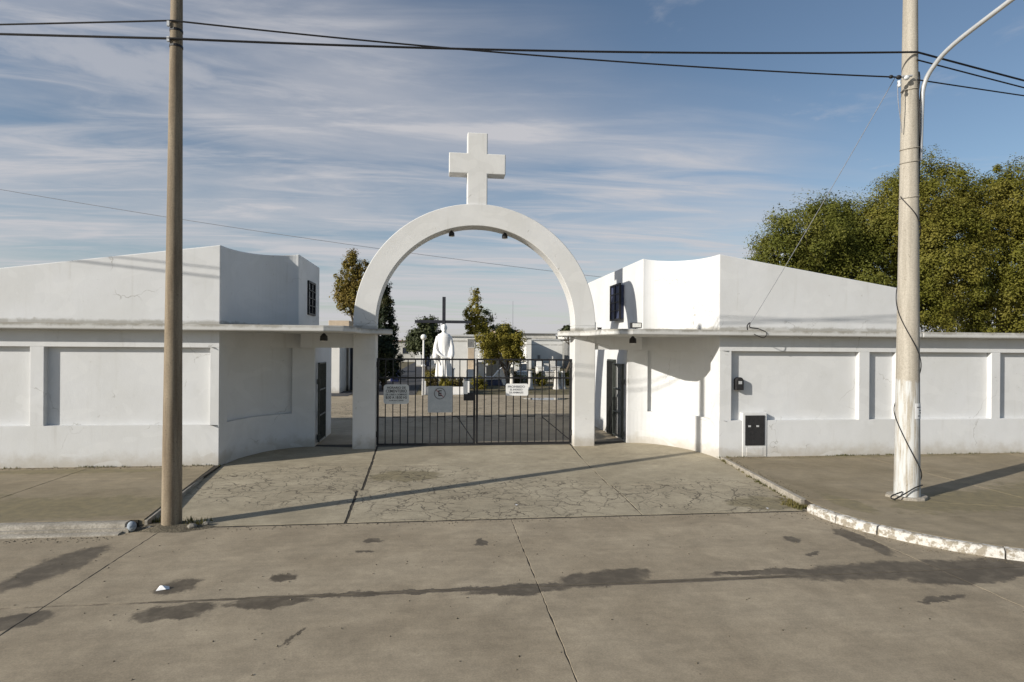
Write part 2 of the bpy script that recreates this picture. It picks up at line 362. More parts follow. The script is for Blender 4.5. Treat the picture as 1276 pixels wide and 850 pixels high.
# ------------------------------------------------------------------ setting: ground, road, pavements
def sheet_obj(name, x0, x1, y0, y1, z, mat, kind='structure'):
    return tag(MB().add([(x0, y0, z), (x1, y0, z), (x1, y1, z), (x0, y1, z)], [(0, 1, 2, 3)]).build(name, mat), kind=kind)
sheet_obj('ground', -2500, 2500, -2500, 2500, -.32, 'far_ground')
road = tag(MB().box(-60, 60, -14, 9.12, -.28, -.1235).build('road', 'joint_dark'), kind='structure')
gx = [-24.4, -19.5, -14.6, -9.72, -4.82, .19, 5.06, 9.95, 14.9, 19.8, 24.7]; gy = [9.03, 6.45, 2.6, -1.3, -5.2, -9]
for i in range(len(gx)-1):
    for j in range(len(gy)-1):
        e = .005
        if j > 2 and not 2 < i < 8: continue
        MB().prism(wobble([(gx[i]+e, gy[j+1]+e), (gx[i+1]-e, gy[j+1]+e), (gx[i+1]-e, gy[j]-e), (gx[i]+e, gy[j]-e)], .07, .006), -.2, -.12).build('slab', 'road_concrete', road, bevel=.003, seg=1)

AZ = lambda x, y: -.118*(15.0-y)/(15.0-9.06)         # the driveway falls towards the road
drive = tag(MB().prism([(-5.45, 9.07), (5.3, 9.07), (5.62, 13.3), (4.2, 15.6), (-4.2, 15.6), (-5.6, 13.3)], -.28, lambda x, y: AZ(x, y)-.006).build('driveway', 'joint_dark'), kind='structure')
def apron(pts, e=.009): MB().prism(wobble(pts, .14, .008), lambda x, y: AZ(x, y)-.08, AZ).build('slab', 'apron_concrete', drive, bevel=.003, seg=1)
lx = lambda y: -5.08-.49*(y-9.07)/4.1; rx_ = lambda y: 5.1+.45*(y-9.07)/3.9
e = .007
for y0, y1 in ((9.08, 10.95), (10.95, 13.0)):
    apron([(lx(y0)+e, y0+e), (-2.28-e*5, y0+e), (-2.36-e*5, y1-e), (lx(y1)+e, y1-e)])
    apron([(-2.28+e*2, y0+e), (2.28-e, y0+e), (2.33-e, y1-e), (-2.36+e*2, y1-e)])
    apron([(2.28+e, y0+e), (rx_(y0)-e, y0+e), (rx_(y1)-e, y1-e), (2.33+e, y1-e)])
apron([(lx(13)+e, 13+e), (-2.36-e*5, 13+e), (-2.47-e*2, 15.0), (-4.2, 15.4), (-5.0, 14.9), (-5.4, 14.0)])
apron([(-2.36+e*2, 13+e), (2.33-e, 13+e), (2.45-e, 15.2), (-2.47+e*2, 15.2)])
apron([(2.33+e, 13+e), (rx_(13)-e, 13+e), (5.5, 14.0), (5.1, 14.9), (4.2, 15.4), (2.47+e, 15.0)])

# left pavement and kerb
lw = tag(MB().prism([(-60, 9.1), (-5.2, 9.1), (-5.5, 13.2), (-60, 13.2)], -.28, -.006).build('pavement_left', 'joint_dark'), kind='structure')
px = [-5.12, -8.0, -10.9, -13.8, -16.7]
for i in range(4):
    for y0, y1 in ((9.12, 11.9), (11.9, 13.16)):
        a0, a1 = (lx(y0)-.03, lx(y1)-.03) if i == 0 else (px[i], px[i])
        MB().prism(wobble([(px[i+1]+.004, y0+.004), (a0-.004, y0+.004), (a1-.004, y1-.004), (px[i+1]+.004, y1-.004)], .2, .004), -.1, .0).build('slab', 'walk_concrete', lw, bevel=.008, seg=1)
tag(MB().prism([(lx(9.1)-.03, 9.1), (lx(13.1)-.03, 13.1), (lx(13.1)+.02, 13.1), (lx(9.1)+.02, 9.1)], -.28, -.012).build('pavement_edge_strip', 'kerb_grey', bevel=.01), kind='structure')
def kerb_piece(path, w, z0, z1, mat, parent, name='kerb_stone'):
    """rounded kerb profile swept along a path; the outer face lies on the path, the body to its right-hand side"""
    b = MB(); k = len(path); prof = [(0, z0), (.008, z1-.05), (.022, z1-.014), (.05, z1), (w-.02, z1+.002), (w, z1-.01), (w, z0)]; n = len(prof)
    for i in range(k):
        d = Vector(path[min(i+1, k-1)])-Vector(path[max(i-1, 0)]); d.normalize(); nr = Vector((-d.y, d.x))
        j = [random.uniform(-.006, .006) for _ in prof]
        b.v += [(path[i][0]+nr.x*(q+j[m]), path[i][1]+nr.y*(q+j[m]), z+(j[-1-m]*.8 if 0 < m < n-1 else 0)) for m, (q, z) in enumerate(prof)]
    b.f += [(i*n+m, (i+1)*n+m, (i+1)*n+m+1, i*n+m+1) for i in range(k-1) for m in range(n-1)]
    b.f += [list(range(n)), list(range((k-1)*n, k*n))[::-1]]
    return b.build(name, mat, parent, smooth=True)
kl = tag(MB().prism([(-60, 8.86), (-5.22, 8.88), (-5.26, 9.13), (-60, 9.13)], -.28, -.06).build('kerb_left', 'kerb_grey'), kind='structure')
for a, b_ in ((-5.3, -7.75), (-7.77, -10.2), (-10.22, -12.7), (-12.72, -15.2)):
    n = 16; kerb_piece([(b_+(a-b_)*i/n, 8.93) for i in range(n+1)], .19, -.2, .0, 'kerb_grey', kl)
    kerb_piece([(b_+(a-b_)*i/n, 8.74+random.uniform(-.006, .006)) for i in range(n+1)], .21, -.2, -.095, 'kerb_grey', kl, 'gutter_stone')
tag(MB().ball((0, 0, 0), .07, 8, (.9, .9, 1.05)).build('loose_stone', 'blue_stone', smooth=True), 'rounded bluish stone at the end of the left kerb', 'stone').location = (-5.2, 8.93, -.045)

# right pavement with its curved, white-painted kerb
kc = [(5.0, 9.35), (5.0, 9.0), (5.06, 8.4), (5.27, 7.78), (5.65, 7.2), (6.15, 6.74), (6.9, 6.33), (8.0, 6.05), (10, 5.93), (14, 5.9), (60, 5.9)]
def smooth_path(p, n=10):
    out = []
    for i in range(len(p)-1):
        a, b, c, d = (Vector(p[max(i-1, 0)]), Vector(p[i]), Vector(p[i+1]), Vector(p[min(i+2, len(p)-1)]))
        for k in range(n):
            t = k/n; out.append(tuple(.5*((2*b)+(c-a)*t+(2*a-5*b+4*c-d)*t*t+(3*b-a-3*c+d)*t**3)))
    return out+[tuple(p[-1])]
kp = smooth_path(kc)
ln = [0.]
for i in range(1, len(kp)): ln.append(ln[-1]+math.dist(kp[i-1], kp[i]))
def along(s):
    for i in range(1, len(kp)):
        if ln[i] >= s:
            q = (s-ln[i-1])/(ln[i]-ln[i-1]); return (kp[i-1][0]+(kp[i][0]-kp[i-1][0])*q, kp[i-1][1]+(kp[i][1]-kp[i-1][1])*q)
    return kp[-1]
inner = []
for s in np.arange(0, ln[-1], .25):
    a, b_ = along(s), along(s+.05); d = Vector(b_)-Vector(a); d.normalize(); inner.append((a[0]-d.y*.17, a[1]+d.x*.17))
inner = [p for p in inner if p[0] < 40]
rw = tag(MB().prism([(40, 13.2), (5.62, 13.2), (5.17, 9.3)]+inner, -.28, -.006).build('pavement_right', 'joint_dark'), kind='structure')
inn2 = [p for p in inner if p[1] < 9.25]
spl = [(9.2, 6.3), (12.6, 6.3)]
near = [p for p in inn2 if p[0] < 9.0]
MB().prism(wobble([(5.19, 9.28)]+near[:1]+near[1:]+[(9.0, 6.2), (9.0, 8.3), (6.6, 9.15)], .3, .003), -.1, .0).build('slab', 'walk_concrete', rw, bevel=.003, seg=1)
MB().prism(wobble([(5.2, 9.3), (6.6, 9.165), (9.0, 8.315), (9.0, 13.16), (5.66, 13.16)], .25, .004), -.1, .0).build('slab', 'walk_concrete', rw, bevel=.003, seg=1)
for x0, x1 in ((9.015, 12.9), (12.915, 16.8), (16.815, 20.7)):
    for y0, y1 in ((6.2, 9.9), (9.915, 13.16)):
        MB().prism(wobble([(x0, y0), (x1, y0), (x1, y1), (x0, y1)], .25, .004), -.1, .0).build('slab', 'walk_concrete', rw, bevel=.003, seg=1)
ss = [.36, .98, 1.62, 3.05, 4.6, 6.2, 7.8, 9.4, 11]
kr = tag(MB().prism([(40, 6.05), (6.9, 6.5), (5.2, 8.1), (5.2, 9.2), (5.3, 9.2), (5.4, 8.1), (7.0, 6.6), (40, 6.15)], -.28, -.07).build('kerb_right', 'kerb_grey'), kind='structure')
for a, b_ in zip(ss, ss[1:]):
    n = max(6, int((b_-a)/.1)); kerb_piece([along(a+.012+(b_-a-.024)*i/n) for i in range(n+1)], .15, -.2, .004, 'kerb_paint', kr)
# low grey edging between driveway and right pavement
tag(MB().prism([(5.1, 9.3), (5.2, 9.3), (5.64, 13.1), (5.56, 13.1)], -.28, .012).build('driveway_edging', 'kerb_grey', bevel=.012), kind='structure')

# dirt around the left pole
db = MB(); k = 22
ring = [(-4.78+.62*math.cos(2*math.pi*i/k)*(1+random.uniform(-.16, .16))+.05, 9.08+.30*math.sin(2*math.pi*i/k)*(1+random.uniform(-.14, .14))) for i in range(k)]
db.v = [(x, y, -.135) for x, y in ring]+[(-4.75+(x+4.75)*.6, 9.1+(y-9.1)*.6, -.085+random.uniform(-.01, .012)) for x, y in ring]+[(-4.75, 9.1, -.06)]
db.f = [(i, (i+1) % k, k+(i+1) % k, k+i) for i in range(k)]+[(k+i, k+(i+1) % k, 2*k) for i in range(k)]
tag(db.build('dirt_mound', 'soil', smooth=True), 'low mound of dark dirt round the foot of the left pole', 'dirt', kind='stuff')
for i, (x, y, r, lab) in enumerate(((-4.42, 8.99, .06, 'pale broken stone lying on the road side of the left pole'), (-4.28, 9.12, .04, 'small stone in the shadow just right of the left pole'), (-5.0, 9.0, .032, 'small stone on the dirt left of the left pole'))):
    b = MB().ball((0, 0, 0), r, 7, (1.2, 1, .75)); b.v = [tuple(c*random.uniform(.85, 1.15) for c in v) for v in b.v]
    o = tag(b.build('loose_stone', 'stone'), lab, 'stone'); o.location = (x, y, -.085)

# ------------------------------------------------------------------ cemetery ground
tag(MB().box(-45, 60, 15.63, 31.6, -.3, .0).build('plaza', 'plaza_concrete'), kind='structure')
sheet_obj('cemetery_ground', -90, 140, 31.55, 170, -.012, 'cemetery_ground')
sheet_obj('cemetery_path', -5.4, -2.25, 31.6, 120, .004, 'asphalt')
sheet_obj('side_path', -24, -5.6, 30.9, 34.5, .008, 'asphalt')
sheet_obj('cross_path', 3, 60, 45.5, 47.5, -.004, 'plaza_concrete')
pd = MB(); pts = [(4.3+1.15*math.cos(a)*(1+.12*math.sin(3*a)), 29.0+.75*math.sin(a)*(1+.15*math.cos(2*a))) for a in np.linspace(0, 2*math.pi, 30)[:-1]]
tag(pd.add([(x, y, .005) for x, y in pts], [list(range(len(pts)))]).build('puddle', 'puddle_water'), kind='structure')

# ------------------------------------------------------------------ gatehouses
def gatehouse(sgn, label, xe, yb, h0, sl, panels, wname):
    root = thing('gatehouse', (sgn*7.5, 14.5, 0), label, 'building')
    fx = lambda poly: [(sgn*x, y) for x, y in poly]
    top = lambda x, y: h0-sl*(abs(x)-4.4)
    oc = lambda t0, t1, d=0., n=24: arc(4.03, 13.13, 1.5+d, 2.2+d, t0, t1, n)
    # core behind the recessed panels
    core = [(xe, 13.25), (5.65, 13.25)]+oc(2, 90, .12)[1:]+[(4.05, 15.45), (4.05, yb), (xe, yb)]
    MB().prism(fx(core), -.1, 2.83).build('wall_core', 'wall_paint', root)
    band = [(xe+.002, 13.13), (5.53, 13.13)]+oc(0, 90)[1:]+[(4.03, 15.62), (4.2, 15.62)]+oc(90, 0, .16)+[(5.69, 13.32), (xe+.002, 13.32)]
    MB().prism(fx(band), -.12, .85).build('plinth', 'wall_paint', root, bevel=.012)
    MB().prism(fx(band), 2.47, 2.828).build('header', 'wall_paint', root, bevel=.012)
    corner = [(panels[0][0], 13.133), (5.53, 13.133)]+oc(0, 11, .002, 6)[1:]+oc(11, 0, .16, 6)+[(panels[0][0], 13.31)]
    MB().prism(fx(corner), .845, 2.475).build('pilaster', 'wall_paint', root, bevel=.012)
    endp = oc(70, 90, .002, 8)+[(4.032, 15.6), (4.19, 15.6)]+oc(90, 70, .16, 8)
    MB().prism(fx(endp), .845, 2.475).build('pilaster', 'wall_paint', root, bevel=.012)
    for (a, b), (c, d) in zip(panels, panels[1:]+[(xe, xe)]):
        MB().prism(fx([(b, 13.133), (c, 13.133), (c, 13.31), (b, 13.31)]), .845, 2.475).build('pilaster', 'wall_paint', root, bevel=.012)
    MB().prism(fx([(4.08, yb+.004), (xe-.02, yb+.004), (xe-.02, 15.5), (4.08, 15.5)]), -.1, 2.825).build('back_wall', 'wall_paint', root)
    up = [(xe, 13.15), (5.52, 13.15)]+arc(4.4, 13.15, 1.12, 2.07, 0, 90, 24)[1:]+[(4.4, yb), (xe, yb)]
    MB().prism(fx(up), 2.94, top).build('upper_storey', 'wall_paint', root, bevel=.02)
    # the flat slab that runs over everything and out to the arch
    slab = [(xe+.15, 12.84), (3.35, 12.84), (2.95, 12.98), (2.78, 13.35), (2.76, 14.45), (2.6, 14.72), (2.32, 14.84), (2.16, 15.0), (2.11, 15.2), (2.16, 15.4), (2.32, 15.56), (2.7, 15.66), (4.2, 15.7), (4.2, yb+.15), (xe+.15, yb+.15)]
    MB().prism(fx(slab), 2.82, 2.955).build('roof_slab', 'slab_paint', root, bevel=.03, seg=3)
    MB().prism(fx([(3.0, 14.98), (4.3, 14.98), (4.3, 15.42), (3.0, 15.42)]), 2.48, 2.825).build('lintel', 'wall_paint', root)
    return root
LG = gatehouse(-1, 'white gatehouse left of the arch, its curved front in shade behind the brown pole', 14.2, 17.7, 4.79, .137,
               [(5.71, 8.92), (9.19, 12.4), (12.67, 13.9)], 'L')
RG = gatehouse(1, 'white gatehouse right of the arch with a black meter box low on its front', 10.3, 22.6, 4.90, .155,
               [(5.83, 9.04), (9.32, 10.0)], 'R')
# windows of the upper storeys
def side_window(parent, x, s, y0, y1, z0, z1, mats, prot):
    w = MB().box(min(x, x+s*prot), max(x, x+s*prot), y0, y1, z0, z1).build('window', mats[0], parent, bevel=.006)
    fr = MB(); q0, q1 = sorted((x+s*(prot-.02), x+s*(prot+.035))); t = .05
    fr.box(q0, q1, y0-t, y1+t, z1, z1+t).box(q0, q1, y0-t, y1+t, z0-t, z0).box(q0, q1, y0-t, y0, z0, z1).box(q0, q1, y1, y1+t, z0, z1)
    fr.box(q0, q1, (y0+y1)/2-.015, (y0+y1)/2+.015, z0, z1)
    for k in (1, 2, 3): fr.box(q0+.004, q1-.004, y0, y1, z0+(z1-z0)*k/4-.012, z0+(z1-z0)*k/4+.012)
    fr.build('window_frame', mats[1], w)
    return w
side_window(LG, -4.4, 1, 16.2, 16.95, 3.4, 4.2, ('glass_dark', 'iron'), .01)
side_window(RG, 4.4, -1, 16.85, 17.75, 3.4, 4.38, ('blue_board', 'iron'), .12)
# shutter board, set open at an angle beside the right window
# meter box with plastered surround, and a black lamp-shaped bell plate, on the right front
mb = thing('meter_box', (6.4, 13.1, 0), 'black metal meter box in a white plastered surround on the right front wall', 'meter box')
MB().box(6.1, 6.7, 13.115, 13.3, .0, 1.03).build('surround', 'wall_paint', mb, bevel=.012)
dr = MB().box(6.16, 6.64, 13.098, 13.13, .27, .97).build('door', 'dark_box', mb, bevel=.006)
for zc in (.72,):
    for xc in (6.26, 6.46): MB().box(xc-.03, xc+.03, 13.088, 13.10, zc-.02, zc+.02).build('knob', 'galvanised', mb)
MB().box(6.2, 6.6, 13.108, 13.13, .03, .22).build('lower_hatch', 'wall_paint', mb, bevel=.004)
bl = thing('wall_box', (6.03, 13.25, 1.7), 'small black round-topped box on the wall above the meter box', 'box')
pf = [(-.09, -.15), (.09, -.15), (.09, .06)]+[(.09*math.cos(a), .06+.09*math.sin(a)) for a in np.linspace(.3, math.pi-.3, 8)]+[(-.09, .06)]
b = MB(); n = len(pf); b.add([(6.03+x, 13.11, 1.71+z) for x, z in pf]+[(6.03+x, 13.26, 1.71+z) for x, z in pf], [list(range(n)), list(range(n, 2*n))[::-1]]+[(i, n+i, n+(i+1) % n, (i+1) % n) for i in range(n)])
b.build('casing', 'dark_box', bl, bevel=.008); MB().box(5.99, 6.07, 13.10, 13.115, 1.70, 1.77).build('face_plate', 'galvanised', bl)
# right boundary wall beyond the gatehouse
bw = thing('boundary_wall', (18, 13.3, 0), 'white boundary wall with recessed panels running on right of the gatehouse, trees above it', 'wall')
MB().box(10.31, 40, 13.25, 13.45, -.1, 2.83).build('wall_core', 'wall_paint', bw)
MB().box(10.31, 40, 13.128, 13.30, -.12, .85).build('plinth', 'wall_paint', bw, bevel=.012)
MB().box(10.31, 40, 13.128, 13.30, 2.47, 2.828).build('header', 'wall_paint', bw, bevel=.012)
MB().box(10.46, 40, 12.84, 13.75, 2.82, 2.955).build('coping_slab', 'slab_paint', bw, bevel=.03)
pw = None
for x in (12.57, 16.05, 19.53, 23.01, 26.49):
    if pw is None: pw = MB().box(x, x+.25, 13.131, 13.3, .845, 2.475).build('pilaster', 'wall_paint', bw, bevel=.012); x_0 = x
    else: inst(pw, x-x_0)

# ------------------------------------------------------------------ entrance arch and cross
ar = thing('entrance_arch', (0, 15.2, 0), 'tall white entrance arch with a cross on its crown, spanning the iron gate', 'arch')
Y0, Y1, ZC = 14.93, 15.47, 3.08
def arch_ring():
    b = MB(); n = 64; vs = []
    for y in (Y0, Y1):
        for r in (3.045, 2.5):
            vs += [(r*math.cos(math.pi*i/n), y, ZC+r*math.sin(math.pi*i/n)*(1.0 if r > 2.6 else .997)) for i in range(n+1)]
    k = n+1; fs = []
    for i in range(n):
        fs += [(i, i+1, k+i+1, k+i), (2*k+i, 3*k+i, 3*k+i+1, 2*k+i+1), (i, 2*k+i, 2*k+i+1, i+1), (k+i, k+i+1, 3*k+i+1, 3*k+i)]
    fs += [(0, k, 3*k, 2*k), (n, 2*k+n, 3*k+n, k+n)]
    return b.add(vs, fs).build('arch_ring', 'arch_paint', ar, smooth=True, bevel=.015)
arch_ring()
for s in (-1, 1): MB().box(min(s*2.5, s*3.045), max(s*2.5, s*3.045), Y0, Y1, -.12, ZC+.002).build('pillar', 'arch_paint', ar, bevel=.015)
cr = MB(); pf = [(-.27, 6.05), (.24, 6.05), (.24, 6.90), (.70, 6.90), (.70, 7.42), (.24, 7.42), (.24, 7.94), (-.27, 7.94), (-.27, 7.42), (-.73, 7.42), (-.73, 6.90), (-.27, 6.90)]
n = len(pf); cr.add([(x, 15.0, z) for x, z in pf]+[(x, 15.4, z) for x, z in pf], [list(range(n)), list(range(n, 2*n))[::-1]]+[(i, n+i, n+(i+1) % n, (i+1) % n) for i in range(n)])
cr.build('cross', 'arch_paint', ar, bevel=.025, seg=3)
def spot(loc, label, down=True, s=1.):
    o = thing('spotlight', loc, label, 'lamp'); x, y, z = loc
    MB().lathe([(.035*s, 0), (.035*s, .03*s), (.018*s, .035*s), (.018*s, .1*s)], 10, (x, y, z-.03*s)).build('stem', 'iron', o)
    MB().lathe([(.07*s, -.11*s), (.075*s, -.1*s), (.07*s, -.02*s), (.035*s, .01*s)], 14, (x, y, z-.02*s)).build('shade', 'dark_box', o, smooth=True)
    MB().lathe([(.03*s, -.015*s), (.055*s, -.005*s), (.055*s, .01*s)], 12, (x, y, z-.128*s)).build('lens', 'lamp_glass', o, smooth=True)
    return o
spot((-.65, 15.2, 5.47), 'left one of the two small lamps hung inside the arch')
spot((.71, 15.2, 5.455), 'right one of the two small lamps hung inside the arch')
spot((-3.6, 14.2, 2.8), 'small lamp under the slab over the left walk-through', s=1.2)
spot((3.8, 14.2, 2.8), 'small lamp under the slab over the right walk-through', s=1.2)
fl = thing('floodlight', (4.0, 14.6, 2.955), 'floodlight standing on the slab below the blue window', 'lamp')
MB().tube([(4.0, 14.6, 2.95), (4.0, 14.6, 3.03)], .02, 8).build('bracket', 'iron', fl)
MB().box(3.86, 4.14, 14.5, 14.66, 3.03, 3.17).build('housing', 'dark_box', fl, bevel=.02)
MB().box(3.89, 4.11, 14.49, 14.505, 3.05, 3.15).build('lens', 'lamp_glass', fl)
for i, (x, y, h, lab) in enumerate(((4.2, 20.0, .5, 'dark vent pipe on the slab right behind the arch leg'), (4.2, 18.8, .22, 'short dark vent pipe on the slab left of the blue window'))):
    tag(MB().tube([(x, y, 2.95), (x, y, 2.95+h), (x, y, 2.952+h+.02)], [.07, .07, .09], 10).build('vent_pipe', 'iron'), lab, 'pipe')

# ------------------------------------------------------------------ iron gates
def gate_leaf(label, xa, xb, hinge, yc):
    """xa..xb between the pillars; hinge on xa or xb side"""
    o = thing('gate_leaf', ((xa+xb)/2, yc, .03), label, 'gate', 'leaves of the main iron gate')
    z0, z1 = .04, 2.23
    st1 = MB().box(xa, xa+.05, yc-.025, yc+.025, z0, z1).build('stile', 'iron', o); MB().box(xb-.05, xb, yc-.025, yc+.025, z0, z1).build('stile', 'iron', o)
    for nm, z in (('top_rail', z1-.045), ('upper_rail', 1.715), ('bottom_rail', z0)):
        MB().box(xa+.05, xb-.05, yc-.022, yc+.022, z, z+.042).build(nm, 'iron', o)
    nb = 13; p = (xb-xa-.05)/nb; b0 = None
    for i in range(1, nb):
        x = xa+.025+p*i
        if b0 is None: b0 = MB().box(x-.012, x+.012, yc-.012, yc+.012, z0+.042, z1-.045).build('bar', 'iron', o); xb0 = x
        else: inst(b0, x-xb0)
    m0 = None
    for i in (range(1, nb, 2) if hinge == 'R' else range(0, nb, 2)):
        x = xa+.025+p*i
        if m0 is None: m0 = MB().box(x+.012, x+p-.012, yc-.011, yc+.011, .735, .76).build('spacer', 'iron', o); xm = x
        else: inst(m0, x-xm)
    xh, xl = (xa+.03, xb-.03) if hinge == 'L' else (xb-.03, xa+.03)
    a = xl if hinge == 'L' else xh
    MB().tube([(a, yc+.025, .12), (a+(-.42 if hinge == 'L' else -.75), yc+.025, .735)], .011, 6).build('brace', 'iron', o)
    for z in (.25, 2.0):
        h = xa-.02 if hinge == 'L' else xb-.03
        MB().lathe([(.035, 0), (.035, .14)], 10, (h+.025, yc-.02, z)).build('hinge', 'iron', o)
    return o
gate_leaf('left leaf of the black iron gate, carrying two signs', -2.49, -.02, 'L', 15.2)
gate_leaf('right leaf of the black iron gate, carrying one small sign', .0, 2.485, 'R', 15.2)
lk = thing('lock_box', (-.06, 15.14, 1.2), 'black lock box with a white tag where the gate leaves meet', 'lock')
MB().box(-.32, -.03, 15.12, 15.17, 1.16, 1.36).build('casing', 'dark_box', lk, bevel=.01)
MB().box(-.33, -.22, 15.10, 15.125, 1.33, 1.66).build('tag_plate', 'sign_bright', lk)

def text_mesh(body, size, x, y, z, mat, parent, name='lettering', width=None):
    cu = bpy.data.curves.new('t', 'FONT'); cu.body = body; cu.size = size; cu.align_x = 'CENTER'; cu.align_y = 'CENTER'; cu.extrude = .0008; cu.offset = size*.02
    t = bpy.data.objects.new('t', cu); C.objects.link(t); dg = bpy.context.evaluated_depsgraph_get()
    me = bpy.data.meshes.new_from_object(t.evaluated_get(dg)); bpy.data.objects.remove(t)
    xs = [v.co.x for v in me.vertices]; w = max(xs)-min(xs); k = width/w if width else 1.
    me.transform(Matrix.Translation((x, y, z))@Matrix.Rotation(R(90), 4, 'X')@Matrix.Diagonal((k, 1, 1, 1)))
    o = bpy.data.objects.new(name, me); C.objects.link(o); me.materials.clear(); me.materials.append(MT[mat])
    o.parent = parent; o.matrix_parent_inverse = Matrix.Translation(-parent.location); return o
def round_plate(x0, x1, z0, z1, y, r, th=.006):
    pts = []
    for cx, cz, a0 in ((x1-r, z1-r, 0), (x0+r, z1-r, 90), (x0+r, z0+r, 180), (x1-r, z0+r, 270)):
        pts += [(cx+r*math.cos(R(a0+a)), cz+r*math.sin(R(a0+a))) for a in (0, 30, 60, 90)]
    n = len(pts); return MB().add([(x, y, z) for x, z in pts]+[(x, y+th, z) for x, z in pts], [list(range(n)), list(range(n, 2*n))[::-1]]+[(i, n+i, n+(i+1) % n, (i+1) % n) for i in range(n)])
s1 = thing('sign', (-2.01, 15.16, 1.08), 'rounded white notice with dark lettering on the left gate leaf', 'sign')
round_plate(-2.32, -1.69, 1.08, 1.57, 15.155, .07).build('plate', 'sign_white', s1)
for tx, sz, z, w in (('HORARIO DE', .075, 1.485, .46), ('CEMENTERIO', .1, 1.40, .52), ('DE LUNES A DOMINGO', .06, 1.315, .52), ('8:30 A 18:00 HS', .09, 1.24, .52), ('GRACIAS', .04, 1.165, .36)):
    text_mesh(tx, sz, -2.005, 15.153, z, 'letter_dark', s1, width=w)
s2 = thing('sign', (-.91, 15.16, .86), 'grey no-parking plate with a ringed letter E on the left gate leaf', 'sign')
round_plate(-1.22, -.60, .86, 1.53, 15.155, .02).build('plate', 'sign_grey', s2)
b = MB(); n = 40
for r, y in ((.15, 15.1535), (.125, 15.1535)): b.v += [(-.92+r*math.cos(2*math.pi*i/n), y, 1.34+r*math.sin(2*math.pi*i/n)) for i in range(n)]
b.f = [(i, (i+1) % n, n+(i+1) % n, n+i) for i in range(n)]; b.build('ring', 'letter_grey', s2)
b = MB(); c_, s_ = math.cos(R(-45)), math.sin(R(-45)); b.add([(-.92+u*c_-v*s_, 15.1528, 1.34+u*s_+v*c_) for u, v in ((-.13, -.01), (.13, -.01), (.13, .01), (-.13, .01))], [(0, 1, 2, 3)]); b.build('slash', 'letter_red', s2)
text_mesh('E', .2, -.92, 15.1532, 1.34, 'letter_dark', s2)
s3 = thing('sign', (1.05, 15.16, 1.28), 'small white notice with three faint lines on the right gate leaf', 'sign')
round_plate(.76, 1.34, 1.28, 1.59, 15.155, .04).build('plate', 'sign_bright', s3)
for tx, sz, z, w in (('PROHIBIDO', .075, 1.51, .44), ('EL INGRESO', .065, 1.435, .32), ('DE ANIMALES', .065, 1.36, .36)):
    text_mesh(tx, sz, 1.03, 15.153, z, 'letter_grey', s3, width=w)

def side_gate(label, hx, hy, ang, w=.92, h=2.1, dense=True):
    o = thing('walk_gate', (hx, hy, .03), label, 'gate', 'small iron gates of the walk-throughs')
    d = Vector((math.cos(R(ang)), math.sin(R(ang)), 0)); P = lambda s, z: Vector((hx, hy, 0))+d*s+Vector((0, 0, z))
    def bar(s0, z0, s1, z1, r, nm): MB().tube([P(s0, z0), P(s1, z1)], r, 6).build(nm, 'iron_door', o)
    bar(.03, .08, .03, h, .028, 'stile'); bar(w, .08, w, h, .028, 'stile')
    for z in (.1, .75, 1.4, h-.02): bar(.03, z, w, z, .022, 'rail')
    for i in range(1, 8): bar(.03+(w-.03)*i/8, .1, .03+(w-.03)*i/8, h-.02, .012, 'bar')
    bar(.03, 1.55, .03, 1.68, .05, 'hinge'); bar(.03, .15, .03, .28, .05, 'hinge')
    return o
side_gate('dark iron gate standing open in the left walk-through', -3.965, 15.5, 91)
side_gate('dark iron gate standing open in the right walk-through', 3.965, 15.48, 90)
dd = thing('side_door', (4.03, 16.8, 0), 'dark barred door in the side wall behind the right walk-through', 'door')
MB().box(3.985, 4.06, 16.42, 17.15, .02, 2.2).build('door_panel', 'iron_door', dd, bevel=.01)
for k in range(6): MB().tube([(3.97, 16.48+.12*k, .05), (3.97, 16.48+.12*k, 2.15)], .012, 6).build('bar', 'iron', dd)

# ------------------------------------------------------------------ poles and wires
LP, RP = (-4.76, 9.14), (7.02, 9.27)
def pole(loc, r0, r1, h, zb, label, mat, lean=(0, 0)):
    o = thing('utility_pole', (loc[0], loc[1], zb), label, 'pole', 'street poles')
    n = 24; MB().tube([(loc[0]+lean[0]*i/n, loc[1]+lean[1]*i/n, zb-.1+(h+.1)*i/n) for i in range(n+1)], [r0+(r1-r0)*i/n for i in range(n+1)], 28).build('shaft', mat, o, smooth=True)
    return o
lp = pole(LP, .136, .078, 7.78, -.13, 'brown weathered pole on the left, standing in dirt at the kerb', 'pole_left', (.02, 0))
rp = pole(RP, .196, .108, 8.6, 0, 'pale concrete pole on the right with a lamp arm, its foot painted white', 'pole_right', (.0, 0))
# collar and lamp arm
b = MB(); k = 14; ring = [(RP[0]+.02+.33*math.cos(2*math.pi*i/k)*random.uniform(.85, 1.12), RP[1]+.27*math.sin(2*math.pi*i/k)*random.uniform(.85, 1.1)) for i in range(k)]
b.prism(ring, -.02, lambda x, y: .045+random.uniform(-.012, .012)).build('concrete_collar', 'kerb_grey', rp, bevel=.015)
ax = RP[0]+.165
arm = smooth_path([(ax, 9.23, 5.75), (ax, 9.2, 6.6), (ax+.0, 9.16, 6.98), (ax+.02, 9.0, 7.22), (ax+.04, 8.6, 7.42), (ax+.1, 7.6, 7.62), (ax+.16, 6.5, 7.83)], 6)
am = MB().tube(arm, .037, 12).build('lamp_arm', 'galvanised', rp, smooth=True)
b = MB().tube([(ax+.16, 6.55, 7.82), (ax+.17, 6.35, 7.87), (ax+.19, 6.0, 7.93), (ax+.2, 5.75, 7.95)], [.05, .13, .15, .06], 14, sq=.55); b.build('lamp_head', 'galvanised', am, smooth=True)
